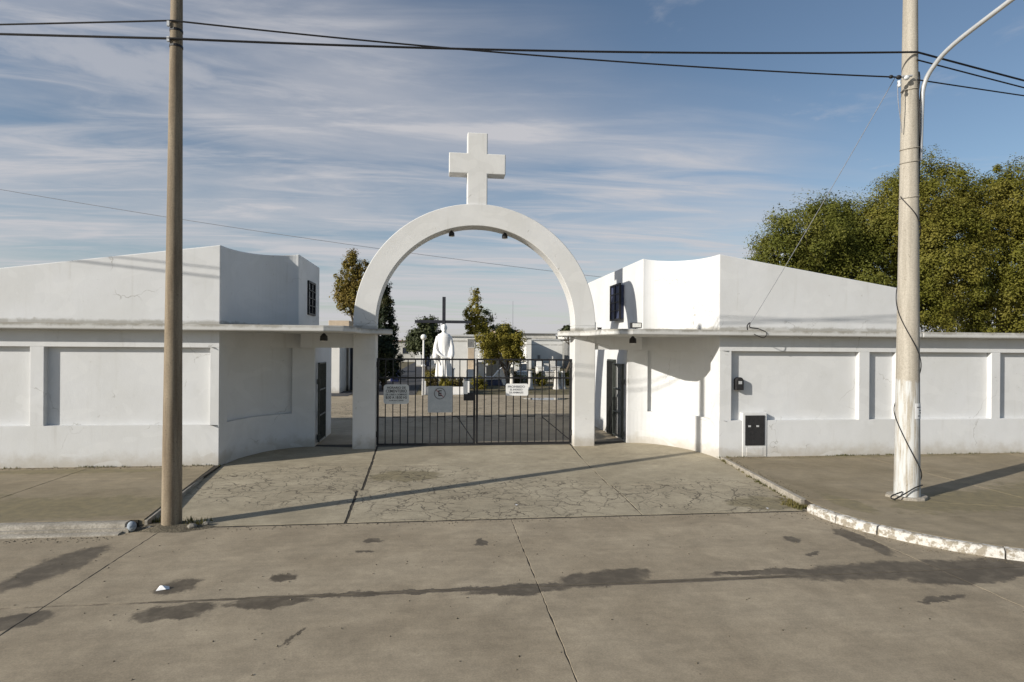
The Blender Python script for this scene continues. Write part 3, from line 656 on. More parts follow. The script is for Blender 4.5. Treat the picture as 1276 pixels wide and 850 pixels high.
for z in (5.12, 5.72, 5.95, 6.95):
    r = .196-.088*z/8.6+.006; MB().tube([(RP[0]+r*math.cos(a), RP[1]+r*math.sin(a), z+.03*math.sin(a+1)) for a in np.linspace(0, 2*math.pi, 25)], .008, 6).build('strap', 'kerb_grey', rp)
pr = lambda z: .196-.088*z/8.6
def wrap(pts, r, name):
    """cable laid on the shaft: (angle deg, height) pairs, -90 faces the camera"""
    q = smooth_path([(a, z) for a, z in pts], 10)
    MB().tube([(RP[0]+(pr(z)+.014)*math.cos(R(a)), RP[1]+(pr(z)+.014)*math.sin(R(a)), z) for a, z in q], r, 6).build(name, 'cable', rp)
wrap([(-15, 5.35), (-25, 5.9), (-60, 6.6), (-70, 6.9), (-20, 7.25)], .013, 'cable')
wrap([(-180, 5.13), (-90, 4.78), (0, 4.35), (90, 3.8), (180, 3.15), (270, 2.55), (360, 2.05), (450, 1.7), (540, 1.3), (630, .65), (712, .27)], .008, 'cable')
b = MB(); q = [(RP[0]-.21+.02, RP[1]-.12, .13), (RP[0]-.42, RP[1]-.16, .07), (RP[0]-.4, RP[1]-.2, .03), (RP[0]-.2, RP[1]-.2, .12), (RP[0]-.05, RP[1]-.23, .22), (RP[0]+.12, RP[1]-.19, .25)]
b.tube(smooth_path(q, 8), .011, 6).build('cable', 'cable', rp)
po = thing('notice', (RP[0], RP[1]-.21, 1.43), 'torn paper notice pasted on the right pole', 'poster')
def on_pole(a0, a1, z0, z1, d, name, mat, parent):
    n = 8; v = [(RP[0]+(pr(z)+d)*math.cos(R(a0+(a1-a0)*i/n)), RP[1]+(pr(z)+d)*math.sin(R(a0+(a1-a0)*i/n)), z) for z in (z0, z1) for i in range(n+1)]
    return MB().add(v, [(i, i+1, n+2+i, n+1+i) for i in range(n)]).build(name, mat, parent)
on_pole(-97, -25, 1.36, 1.62, .004, 'sheet', 'paper', po)
for z, a, c in ((1.555, -85, -62), (1.555, -52, -36), (1.50, -70, -36), (1.46, -66, -34), (1.41, -80, -66)): on_pole(a, c, z-.009, z+.009, .0065, 'print_line', 'letter_grey', po)
# small fittings on the left pole
MB().lathe([(.088, 0), (.088, .035)], 16, (LP[0]+.018, LP[1], 7.05)).build('band', 'iron', lp)
MB().lathe([(.09, 0), (.09, .035)], 16, (LP[0]+.018, LP[1], 6.82)).build('band', 'iron', lp)
for z in (7.12, 6.9): MB().box(LP[0]-.07, LP[0]-.035, LP[1]-.105, LP[1]-.07, z-.03, z+.04).build('bracket', 'galvanised', lp)
def wire(name, a, b_, sag, r, label, mat='cable', cat='cable', group='overhead wires'):
    a, b_ = Vector(a), Vector(b_); n = 28
    return tag(MB().tube([a.lerp(b_, i/n)-Vector((0, 0, 4*sag*(i/n)*(1-i/n))) for i in range(n+1)], r, 6).build(name, mat), label, cat, group)
L1, L2 = (LP[0], LP[1]-.095, 7.17), (LP[0], LP[1]-.098, 6.91)
R1, R2 = (RP[0], RP[1]-.15, 7.53), (RP[0]-.4, RP[1]-.16, 7.08)
wire('overhead_wire', L2, R1, .085, .016, 'thick upper wire between the left pole and the right pole')
wire('overhead_wire', L1, R2, .10, .012, 'thin wire from the left pole top sloping down to the white insulator')
ext = lambda a, p, k: tuple(Vector(a)+(Vector(p)-Vector(a))*k)
import_px = None
wire('overhead_wire', L2, ext(L2, (-7.2, 9.30, 6.98), 9), .1, .016, 'thick lower wire running left from the left pole')
wire('overhead_wire', L1, ext(L1, (-7.2, 9.38, 7.16), 9), .1, .012, 'thin upper wire running left from the left pole')
wire('overhead_wire', R1, ext(R1, (9.75, 9.7, 7.50), 8), .1, .016, 'thick upper wire running right from the right pole')
wire('overhead_wire', (RP[0], RP[1]-.15, 7.40), ext((RP[0], RP[1]-.15, 7.40), (9.75, 9.7, 7.37), 8), .1, .012, 'middle wire running right from the right pole')
wire('overhead_wire', (RP[0], RP[1]-.16, 7.06), ext((RP[0], RP[1]-.16, 7.06), (9.75, 9.7, 7.23), 8), .1, .011, 'lowest wire running right from the right pole')
wire('overhead_wire', R2, (6.12, 12.9, 3.05), .05, .006, 'thin service wire dropping from the insulator to the right gatehouse', 'far_cable')
wire('overhead_wire', (-40, 45, 14.6), (14, 46, 8.0), .5, .02, 'faint distant wire crossing the sky behind the arch', 'far_cable')
ins = thing('insulator', (RP[0]-.3, RP[1]-.16, 7.08), 'white strain insulators on a bracket left of the right pole', 'insulator')
MB().tube([(RP[0]-.1, RP[1]-.16, 7.12), (RP[0]-.3, RP[1]-.16, 7.09)], .02, 8).build('bracket', 'galvanised', ins)
for dx, r in ((-.2, .04), (-.34, .036), (-.48, .03)): MB().ball((RP[0]+dx, RP[1]-.16, 7.08), r, 10, (1.3, 1, 1)).build('shell', 'porcelain' if dx > -.3 else 'cable', ins, smooth=True)
MB().lathe([(.025, 0), (.034, .03), (.02, .06), (.03, .1)], 10, (RP[0]-.33, RP[1]-.16, 6.92)).build('drop_insulator', 'porcelain', ins, smooth=True)
MB().tube(smooth_path([(RP[0]-.36, RP[1]-.16, 7.0), (RP[0]-.34, RP[1]-.15, 6.7), (RP[0]-.26, RP[1]-.1, 6.45), (RP[0]-.18, RP[1]-.05, 6.2)], 6), .007, 6).build('loose_tail', 'far_cable', ins)
hk = thing('wire_anchor', (6.12, 12.9, 2.955), 'small bent iron anchor for the service wire on the slab edge', 'hook')
MB().tube(smooth_path([(6.1, 12.92, 2.95), (6.08, 12.9, 3.06), (6.14, 12.88, 3.12), (6.12, 12.86, 3.02), (6.3, 12.83, 2.99)], 6), .014, 6).build('hook', 'iron', hk)
MB().tube(smooth_path([(6.3, 12.83, 2.99), (6.5, 12.82, 2.9), (6.42, 12.8, 2.78), (6.2, 12.82, 2.86)], 6), .009, 6).build('cable_tail', 'cable', hk)

# litter
lt = MB(); lt.add([(0, 0, 0), (.16, .02, .015), (.17, .12, .03), (.02, .11, .05), (.08, .06, .07), (.2, .06, .0)], [(0, 1, 4), (1, 2, 4), (2, 3, 4), (3, 0, 4), (1, 5, 2)])
lt.v = [tuple(.62*q for q in v) for v in lt.v]; o = tag(lt.build('litter', 'paper'), 'crumpled white scrap of paper lying on the road', 'litter'); o.location = (-3.90, 6.74, -.118)
for x, y, lab in ((.35, 9.75, 'tiny white scrap on the cracked driveway'), (4.45, 9.2, 'tiny white scrap near the start of the painted kerb')):
    o = tag(MB().add([(0, 0, 0), (.05, .01, .01), (.05, .04, .0), (0, .045, .012)], [(0, 1, 2), (0, 2, 3)]).build('litter', 'paper'), lab, 'litter'); o.location = (x, y, AZ(0, y)+.004)

# ------------------------------------------------------------------ vegetation
def quads(name, ctr, nrm, size, mat, parent=None, aspect=.6):
    """many small leaf-shaped faces (a folded rhombus of two triangles each)"""
    n = len(ctr); nrm = nrm/np.linalg.norm(nrm, axis=1, keepdims=True)
    r = rng.normal(size=(n, 3)); u = np.cross(nrm, r); u /= np.linalg.norm(u, axis=1, keepdims=True); w = np.cross(nrm, u)
    s = size[:, None]; lift = nrm*s*.18
    V = np.stack([ctr-u*s, ctr-w*s*aspect+lift, ctr+u*s, ctr+w*s*aspect+lift], 1).reshape(-1, 3)
    i = np.arange(n)*4; F = np.stack([i, i+1, i+2, i, i+2, i+3], 1).reshape(-1, 3)
    m = bpy.data.meshes.new(name); m.vertices.add(len(V)); m.vertices.foreach_set('co', V.astype(np.float32).ravel())
    m.loops.add(F.size); m.loops.foreach_set('vertex_index', F.astype(np.int32).ravel())
    m.polygons.add(len(F)); m.polygons.foreach_set('loop_start', np.arange(0, F.size, 3, dtype=np.int32)); m.polygons.foreach_set('loop_total', np.full(len(F), 3, np.int32))
    m.update(calc_edges=True); m.validate()
    o = bpy.data.objects.new(name, m); C.objects.link(o); m.materials.append(MT[mat])
    if parent: o.parent = parent; o.matrix_parent_inverse = Matrix.Translation(-parent.location)
    return o
def crown(lobes, clumps, per, crad, lsize, up=.5, inner=.25, flat=1.):
    """leaf centres and normals: clumps scattered over the shells of ellipsoid lobes"""
    w = np.array([l[3]*l[4]+l[4]*l[5]+l[3]*l[5] for l in lobes]); w = w/w.sum(); Cn, Nn, Sz = [], [], []
    for _ in range(clumps):
        l = lobes[rng.choice(len(lobes), p=w)]; d = rng.normal(size=3); d /= np.linalg.norm(d)
        rr = 1+.1*rng.normal()-abs(rng.normal())*inner
        c = np.array(l[:3])+d*np.array(l[3:6])*max(rr, .1)
        k = int(per*rng.uniform(.6, 1.4)); cr = crad*rng.choice([.45, .8, 1., 1.25, 1.7])
        p = rng.normal(size=(k, 3)); p /= np.linalg.norm(p, axis=1, keepdims=True); p *= (rng.random(k)**.5)[:, None]*cr
        p[:, 2] *= flat
        Cn.append(c+p); Nn.append(p/cr+d*.7+np.array([0, 0, up])+rng.normal(size=(k, 3))*.55); Sz.append(lsize*rng.uniform(.6, 1.35, k))
    return np.concatenate(Cn), np.concatenate(Nn), np.concatenate(Sz)
def tree(name, label, base, h, r, lobes, leafs, mat, cat='tree', group=None):
    o = thing(name, base, label, cat, group); bx, by, bz = base
    zmid = sum(l[2] for l in lobes)/len(lobes)
    MB().tube([(bx, by, bz-.1), (bx+.06, by, bz+h*.2), (bx-.04, by+.05, bz+h*.45), (bx+.03, by, bz+h)], [r*1.35, r, r*.8, r*.4], 10).build('trunk', 'bark', o, smooth=True)
    for i, l in enumerate(lobes):
        s = Vector((bx, by, bz+h*random.uniform(.35, .8))); e_ = Vector(l[:3])+Vector((0, 0, l[5]*.35)); m = s.lerp(e_, .5)+Vector((random.uniform(-.2, .2), random.uniform(-.2, .2), .15))
        MB().tube([s, m, e_], [r*.5, r*.33, r*.1], 7).build('limb', 'bark', o, smooth=True)
    quads('crown', *crown(lobes, *leafs), mat, o); return o
# the broad trees behind the right wall
tree('broad_tree', 'leftmost of the dense green trees behind the right gatehouse roof', (13.6, 22.5, 0), 4.8, .26,
     [(12.2, 22, 5.6, 1.3, 1.6, 1.5), (13.2, 21.5, 7.0, 1.5, 1.6, 1.35), (14.6, 22.4, 6.9, 1.5, 1.6, 1.7), (13.8, 22.6, 5.0, 2.0, 2, 1.5), (15.2, 21.4, 5.2, 1.4, 1.4, 1.6), (11.5, 22.2, 4.7, 1.0, 1.1, 1.0), (15.7, 21.9, 7.3, 1.1, 1.3, 1.0)],
     (800, 190, .38, .040, .5, .2), 'leaf_green', group='trees behind the right wall')
tree('broad_tree', 'tallest olive green tree, straight behind the pale concrete pole', (18.0, 22.6, 0), 6.2, .32,
     [(17.0, 21.6, 7.6, 1.7, 1.6, 1.7), (18.7, 22, 8.6, 1.6, 1.7, 1.6), (16.3, 22.3, 5.6, 1.4, 1.5, 1.6), (18.3, 20.9, 6.2, 1.9, 1.4, 1.9), (20.0, 22, 7.2, 1.5, 1.6, 1.8), (17.3, 21.2, 4.2, 1.7, 1.3, 1.3), (19.7, 21.5, 4.6, 1.6, 1.5, 1.6)],
     (980, 190, .4, .040, .5, .2), 'leaf_olive', group='trees behind the right wall')
tree('broad_tree', 'olive tree at the right edge of the picture, behind the boundary wall', (22.6, 22.4, 0), 6.0, .3,
     [(21.6, 21.5, 8.2, 1.6, 1.6, 1.5), (23.4, 21.6, 8.9, 1.7, 1.6, 1.7), (22.6, 20.8, 6.2, 2.0, 1.5, 1.9), (24.8, 21.8, 6.8, 1.7, 1.7, 2), (21.3, 21.2, 4.4, 1.5, 1.4, 1.6), (23.8, 21, 4.2, 1.9, 1.4, 1.5), (26, 22, 8.0, 1.8, 1.6, 1.8)],
     (1000, 190, .4, .040, .5, .2), 'leaf_olive', group='trees behind the right wall')
# trees inside the cemetery
kf = 46/38; gp = lambda x, y, z: (-.89+(x+.89)*kf, 46+(y-38), 2.5+(z-2.5)*kf)
tree('poplar', 'golden upright tree rising left of the arch leg, above the slab', (-7.2, 46, 0), 6.0, .22,
     [gp(*l[:3])+tuple(q*kf for q in l[3:]) for l in [(-6.5, 38, 7.0, .62, .6, 1.3), (-7.0, 38.1, 6.0, .6, .55, 1.1), (-5.6, 37.9, 6.6, .85, .6, 1.35), (-6.2, 37.8, 5.4, .85, .7, 1.0), (-5.2, 38, 5.4, .7, .6, 1.1), (-6.5, 38, 8.0, .3, .3, .5)]],
     (420, 60, .26, .075, .6), 'leaf_gold', group='trees inside the cemetery')
cy = thing('cypress', (-4.25, 36, 0), 'dark conical cypress beside the left arch leg', 'tree', 'trees inside the cemetery')
MB().tube([(-4.25, 36, -.1), (-4.25, 36, 5.6)], [.17, .03], 9).build('trunk', 'bark', cy, smooth=True)
lb = [(-4.25+.05*math.sin(k), 36, z, .95*(1-(z/6.9)**1.5)+.08, .95*(1-(z/6.9)**1.5)+.08, .45) for k, z in enumerate(np.arange(.9, 6.3, .42))]
quads('crown', *crown(lb, 520, 45, .2, .07, .9, .22), 'leaf_cypress', cy)
tree('round_tree', 'dark round tree behind the lamp post and the statue', (-2.4, 55, 0), 2.6, .2,
     [(-2.4, 55, 3.7, 1.25, 1.1, 1.35), (-3.3, 55.2, 3.2, .85, .9, .95), (-1.5, 54.8, 3.2, .95, .9, 1.0), (-2.5, 54.6, 2.5, 1.3, 1, .8), (-2.0, 55, 4.6, .7, .7, .6)], (230, 45, .38, .11), 'leaf_dark', group='trees inside the cemetery')
tree('poplar', 'slim pointed olive poplar right of the dark cross', (2.0, 50, 0), 5, .16,
     [(2.0, 50, 5.7, .5, .5, 1.6), (1.35, 50.1, 5.0, .42, .4, 1.2), (2.0, 49.9, 3.8, .65, .55, 1.4), (1.9, 50, 2.7, .6, .55, .9), (2.05, 50, 7.0, .22, .22, .5), (2.6, 50, 4.2, .4, .4, 1.0), (1.5, 50, 3.4, .4, .4, .8)], (240, 44, .24, .075, .7), 'leaf_bush', group='trees inside the cemetery')
tree('poplar', 'thin grey-leaved poplar just behind the pointed olive one', (3.1, 52, 0), 4.4, .12,
     [(2.9, 52, 5.0, .4, .4, 1.3), (3.4, 52, 4.2, .42, .4, 1.2), (3.1, 52, 3.2, .5, .5, 1.0)], (70, 38, .26, .09, .7), 'leaf_dark', group='trees inside the cemetery')
tree('small_tree', 'low rounded bushy tree in the middle of the cemetery lawn', (3.3, 38, 0), 1.7, .11,
     [(3.0, 38, 3.0, .75, .7, .75), (2.2, 38.1, 2.75, .6, .6, .55), (3.9, 37.9, 2.8, .6, .6, .65), (3.3, 38, 2.3, .9, .7, .55), (3.2, 38, 3.7, .35, .35, .35), (2.3, 38, 2.0, .6, .5, .5), (3.9, 38, 2.0, .6, .5, .55), (1.7, 38.2, 3.0, .4, .4, .5)], (300, 50, .26, .06), 'leaf_bush', group='trees inside the cemetery')
tree('small_tree', 'dark ragged tree top peeping out behind the bushy tree', (6.0, 62, 0), 3.2, .15,
     [(5.8, 62, 4.3, 1.0, .8, .7), (6.7, 62, 3.8, .8, .7, .7)], (90, 40, .34, .12), 'leaf_dark', group='trees inside the cemetery')
tree('windswept_tree', 'dark windswept tree far off, just left of the right arch leg', (17.4, 85, 0), 4.2, .16,
     [(17.3, 85, 5.2, 1.1, .8, .45), (18.2, 85, 5.6, .9, .7, .4), (16.6, 85, 4.8, .5, .5, .3)], (60, 38, .36, .14), 'leaf_dark', group='trees inside the cemetery')
bt = thing('bare_tree', (9.1, 47.5, 0), 'bare crooked grey trunk right of the white pantheon', 'tree')
MB().tube(smooth_path([(9.0, 47.5, -.05), (9.35, 47.5, .9), (9.6, 47.5, 1.6), (9.55, 47.5, 2.4), (9.75, 47.5, 3.1)], 5), [.13-.004*i for i in range(21)], 8).build('trunk', 'bark', bt, smooth=True)
for e_ in ((9.2, 47.4, 3.5), (10.2, 47.6, 3.6), (8.7, 47.5, 3.2), (10.4, 47.4, 3.1)): MB().tube([(9.62, 47.5, 2.7), ((9.6+e_[0])/2, 47.5, 3.1), e_], [.05, .04, .015], 6).build('limb', 'bark', bt)

# ------------------------------------------------------------------ statue group
pl_ = thing('planter', (-.7, 32.6, 0), 'low white walled flower bed in front of the statue', 'planter')
b = MB(); b.box(-1.84, .5, 31.8, 31.95, 0, .42).box(-1.84, -1.69, 31.955, 34.6, 0, .42).box(.35, .5, 31.955, 34.6, 0, .42).box(-1.685, .345, 34.45, 34.6, 0, .42); b.build('wall', 'statue_white', pl_, bevel=.01)
for x in (-1.9, .42): MB().box(x, x+.2, 31.74, 31.97, 0, .72).build('corner_post', 'statue_white', pl_, bevel=.015)
MB().box(-1.66, .32, 31.97, 34.43, 0, .36).build('soil', 'soil', pl_)
for i, (x, y, z, r, mt, lab) in enumerate(((-1.35, 32.3, .55, .32, 'leaf_shrub', 'brownish shrub at the left end of the flower bed'), (-.65, 32.2, .6, .34, 'leaf_bush', 'yellow green shrub at the foot of the statue'), (-.05, 32.3, .6, .34, 'leaf_shrub', 'reddish brown shrub at the right end of the flower bed'), (-1.35, 33.6, .9, .45, 'leaf_shrub', 'taller brown shrub left behind the statue'))):
    sh = thing('shrub', (x, y, .34), lab, 'shrub', 'shrubs in the flower bed')
    for k in range(5): MB().tube([(x, y, .3), (x+random.uniform(-.2, .2), y+random.uniform(-.2, .2), z+.1)], [.02, .008], 5).build('stem', 'bark', sh)
    quads('foliage', *crown([(x, y, z, r, r, r*.9)], 45, 30, .14, .05), mt, sh)
stt = thing('statue', (-.75, 33.2, .36), 'white robed statue standing in the flower bed before a dark cross', 'statue')
MB().box(-1.25, -.25, 32.8, 33.6, .3, .92).build('pedestal', 'tomb_grey', stt, bevel=.03)
cx, cyy = -.75, 33.2
def robe():
    b = MB(); n = 40; rows = [(.92, .56, .40), (1.2, .53, .38), (1.7, .46, .34), (2.1, .42, .31), (2.5, .40, .29), (2.85, .43, .28), (3.1, .46, .26), (3.24, .38, .22), (3.32, .17, .16), (3.4, .12, .12), (3.47, .135, .15), (3.58, .155, .175), (3.7, .15, .165), (3.79, .10, .11), (3.82, .03, .03)]
    for z, a, c in rows:
        a *= .86; fold = .10*max(0, (3.0-z)/2.1)
        b.v += [(cx+a*(1+fold*math.sin(9*t+z))*math.cos(t), cyy+c*(1+fold*math.sin(11*t+2*z))*math.sin(t), z) for t in np.linspace(0, 2*math.pi, n+1)[:-1]]
    k = len(rows); b.f += [(i*n+j, i*n+(j+1) % n, (i+1)*n+(j+1) % n, (i+1)*n+j) for i in range(k-1) for j in range(n)]+[list(range(n))[::-1], list(range((k-1)*n, k*n))]
    # sleeves with hands, and a sash from the right elbow to the left hip
    b.tube([(cx-.31, cyy, 3.12), (cx-.43, cyy-.06, 2.6), (cx-.46, cyy-.22, 2.1), (cx-.46, cyy-.34, 1.9)], [.13, .14, .165, .13], 14)
    b.tube([(cx-.46, cyy-.34, 1.92), (cx-.46, cyy-.42, 1.78), (cx-.46, cyy-.45, 1.68)], [.055, .05, .03], 8)
    b.tube([(cx+.31, cyy, 3.12), (cx+.42, cyy-.06, 2.6), (cx+.43, cyy-.24, 2.15), (cx+.40, cyy-.36, 1.95)], [.13, .14, .16, .13], 14)
    b.tube([(cx+.40, cyy-.36, 1.97), (cx+.39, cyy-.44, 1.85), (cx+.39, cyy-.46, 1.76)], [.055, .05, .03], 8)
    for sx_ in (-.46, .39):
        for q in range(4): b.tube([(cx+sx_-.035+.023*q, cyy-.45, 1.78), (cx+sx_-.04+.026*q, cyy-.47, 1.68+.01*abs(q-1.5)), (cx+sx_-.04+.026*q, cyy-.46, 1.61+.015*abs(q-1.5))], [.013, .012, .008], 6)
    b.tube(smooth_path([(cx-.43, cyy-.27, 2.35), (cx-.2, cyy-.36, 2.1), (cx+.1, cyy-.36, 1.95), (cx+.42, cyy-.24, 1.95)], 6), .07, 10)
    b.ball((cx, cyy-.165, 3.58), .03, 8, (.7, 1, 1.4)); b.ball((cx, cyy-.12, 3.45), .09, 10, (.9, .7, 1.1))
    b.ball((cx, cyy+.04, 3.6), .18, 12, (1., .95, 1.15))
    o = b.build('figure', 'statue_white', stt, smooth=True)
    rm = o.modifiers.new('remesh', 'REMESH'); rm.mode = 'VOXEL'; rm.voxel_size = .022; rm.use_smooth_shade = True
    return o
robe()
wc = thing('memorial_cross', (-.75, 36, 0), 'tall dark timber cross standing behind the statue', 'cross')
MB().box(-.85, -.65, 35.9, 36.1, -.1, 5.56).build('upright', 'timber_dark', wc, bevel=.01)
MB().box(-2.48, .9, 35.915, 36.085, 3.98, 4.15).build('crossbeam', 'timber_dark', wc, bevel=.01)
gl = thing('globe_lamp', (-1.82, 31.5, 0), 'white globe lamp on a slim post left of the statue', 'lamp post')
MB().tube([(-1.82, 31.5, -.02), (-1.82, 31.5, 1.9), (-1.82, 31.5, 2.9)], [.07, .055, .045], 12).build('post', 'statue_white', gl, smooth=True)
MB().lathe([(.1, 0), (.12, .06), (.07, .12)], 12, (-1.82, 31.5, 1.5)).build('collar', 'statue_white', gl, smooth=True)
MB().ball((-1.82, 31.5, 3.05), .155, 16).build('globe', 'lamp_glass', gl, smooth=True)

# ------------------------------------------------------------------ mausoleums, tombs and far buildings
def bldg(name, label, x0, x1, y0, y1, h, wall, roof='slab_paint', over=.12, wins=(), doors=(), group=None, z0=-.05):
    o = thing(name, ((x0+x1)/2, (y0+y1)/2, 0), label, 'building', group)
    MB().box(x0, x1, y0, y1, z0, h).build('wall', wall, o, bevel=.01)
    MB().box(x0-over, x1+over, y0-over, y1+over, h-.002, h+.14).build('roof', roof, o, bevel=.01)
    for a, b_, c, d, mt in wins:
        w = MB().box(a, b_, y0-.012, y0+.05, c, d).build('window', mt, o); f = MB(); t = .06
        f.box(a-t, b_+t, y0-.03, y0+.03, d, d+t).box(a-t, b_+t, y0-.03, y0+.03, c-t, c).box(a-t, a, y0-.03, y0+.03, c, d).box(b_, b_+t, y0-.03, y0+.03, c, d); f.build('frame', 'far_wall', w)
    for a, b_, c, d, mt in doors: MB().box(a, b_, y0-.02, y0+.05, c, d).build('door', mt, o)
    return o
m1 = bldg('mausoleum', 'white mausoleum seen through the left walk-through', -9.8, -6.35, 33.0, 36.2, 3.35, 'far_white', doors=[(-6.98, -6.9, 0, 2.9, 'grey_roof')])
bldg('mausoleum', 'second white mausoleum, with a dark doorway, beyond the left walk-through', -6.2, -5.5, 35.2, 38.4, 3.0, 'far_white', doors=[(-6.12, -5.6, 0, 2.6, 'timber_dark')])
MB().box(-7.0, -5.9, 33.3, 34.6, 3.49, 3.95).build('roof_box', 'beige', m1, bevel=.02)
bldg('mausoleum', 'white mausoleum with a tall beige door and dark transom behind the statue', -.3, 2.1, 42, 45, 3.3, 'far_white', wins=[(.98, 1.42, 2.55, 3.1, 'grey_roof')], doors=[(.98, 1.42, .05, 2.52, 'beige')])
bldg('mausoleum', 'low beige mausoleum behind the foot of the poplar', 2.3, 4.4, 46.0, 49, 1.9, 'beige')
bldg('mausoleum', 'small white crypt with a pillar front just behind the bushy tree', 1.55, 2.2, 41, 41.9, 1.3, 'far_white')
pn = bldg('pantheon', 'wide white pantheon wall with a slanting shadow, right of the bushy tree', 9.9, 14.9, 76.6, 80, 3.55, 'far_white', wins=[(11.6, 11.9, 1.0, 1.6, 'grey_roof')])
MB().box(9.2, 9.85, 70.5, 80, -.05, 3.75).build('side_wing', 'far_white', pn, bevel=.02); MB().box(9.05, 9.98, 70.3, 80.2, 3.748, 3.9).build('wing_roof', 'slab_paint', pn)
bldg('mausoleum', 'dark grey crypt at the right end of the white pantheon', 15.0, 16.4, 74, 76, 3.3, 'grey_roof', doors=[(15.3, 15.8, 0, 2.1, 'timber_dark')])
bldg('house', 'far pale house with a grey roof right of the mast', 14.6, 22, 118, 126, 5.4, 'far_wall', 'grey_roof', .4, wins=[(16, 17.2, 2.6, 3.8, 'glass_dark'), (19, 20.2, 2.6, 3.8, 'glass_dark')])
bldg('house', 'far white house in line behind the right end of the pantheon', 22.5, 28, 112, 120, 4.9, 'far_white', 'slab_paint', .2, wins=[(24, 25, 2.4, 3.5, 'glass_dark')])
bldg('house', 'far low house with a dark roof behind the white pantheon', 15, 26, 98, 105, 4.0, 'far_wall', 'grey_roof', .3)
bldg('house', 'far beige house at the end of the dark cemetery path', -9.5, -3.6, 105, 112, 3.6, 'far_wall', 'brick_roof', .4, wins=[(-7.6, -6.6, 1.4, 2.5, 'glass_dark'), (-5.2, -4.4, 1.4, 2.5, 'glass_dark')])
bldg('house', 'far house with a pale gable, its top just over the bushy tree', 8.4, 12.4, 104, 110, 5.6, 'beige', 'brick_roof', .2)
bldg('house', 'far grey house half hidden behind the dark round tree', -3.2, 5, 112, 120, 3.4, 'far_wall', 'grey_roof', .3)
tag(MB().tube([(14.1, 125, 0), (14.1, 125, 12.5)], [.09, .04], 6).build('mast', 'far_cable'), 'thin radio mast far behind the cemetery', 'mast')
def tomb(x, y, w, d, h, mt, lab, head=True, cross=False, name='tomb'):
    o = thing(name, (x, y, 0), lab, 'tomb', 'graves beyond the gate')
    MB().box(x-w/2, x+w/2, y-d/2, y+d/2, -.05, h).build('base', mt, o, bevel=.03)
    MB().box(x-w/2-.05, x+w/2+.05, y-d/2-.05, y+d/2+.05, h, h+.07).build('cover', mt, o, bevel=.015)
    if head: MB().box(x-w*.35, x+w*.35, y+d/2-.16, y+d/2-.02, h+.07, h+.62).build('headstone', mt, o, bevel=.05)
    if cross: MB().box(x-.05, x+.05, y+d/2-.12, y+d/2-.04, h+.07, h+1.1).box(x-.28, x+.28, y+d/2-.115, y+d/2-.045, h+.72, h+.82).build('cross', mt, o)
    return o
T = [(-3.9, 80, .8, 1.6, 1.4, 'far_white', 'white crypt at the far end of the dark path', 1, 0), (-3.0, 82, .9, 1.6, 1.5, 'tomb_blue', 'dark blue crypt at the far end of the dark path', 0, 1), (-2.0, 81, .7, 1.6, 1.3, 'far_white', 'white crypt just right of the dark blue one', 1, 1),
     (-4.9, 46, .9, 1.6, .3, 'tomb_stone', 'pale flat grave left of the dark path', 0, 0), (-5.8, 52, 1, 1.8, .6, 'tomb_grey', 'grey grave with headstone left of the dark path', 1, 0), (-6.0, 62, 1, 1.8, .8, 'tomb_grey', 'farther grey grave left of the dark path', 1, 1),
     (-1.4, 48, .9, 1.7, .5, 'tomb_stone', 'pale grave right of the dark path, below the round tree', 1, 0), (4.7, 58, 1, 2, .6, 'tomb_stone', 'pale grave under the right side of the bushy tree', 1, 1),
     (6.4, 52, 1, 1.8, .5, 'tomb_grey', 'grey grave on the lawn before the pantheon', 1, 0), (8.9, 58, .9, 1.8, .6, 'far_white', 'white grave on the lawn before the pantheon', 1, 0), (10.6, 60, .9, 1.8, .6, 'tomb_stone', 'pale stone grave farthest right on the lawn', 1, 1), (7.4, 66, 1, 1.8, .7, 'far_white', 'small white grave at the corner of the pantheon', 1, 0), (1.0, 37.8, .8, 1.4, .5, 'far_white', 'white grave right of the memorial cross', 1, 0),
     (-.3, 39.2, .5, 1.2, 1.1, 'far_white', 'narrow white grave between the statue and the beige door', 1, 1), (1.75, 39.6, .5, 1.2, 1.5, 'far_white', 'tall white grave just right of the beige door', 1, 0), (5.4, 46.5, .8, 1.5, .6, 'far_white', 'white grave with a cross behind the near hedge', 0, 1), (7.3, 45.0, .7, 1.5, .7, 'tomb_stone', 'pale grave behind the right end of the near hedge', 1, 0), (8.6, 41.0, .8, 1.6, .4, 'tomb_grey', 'flat grey grave in front of the near hedge', 0, 0), (-5.9, 41.5, .7, 1.4, .5, 'far_white', 'white grave at the foot of the cypress', 1, 1)]
for x, y, w, d, h, mt, lab, hd, cr_ in T: tomb(x, y, w, d, h, mt, lab, hd, cr_)
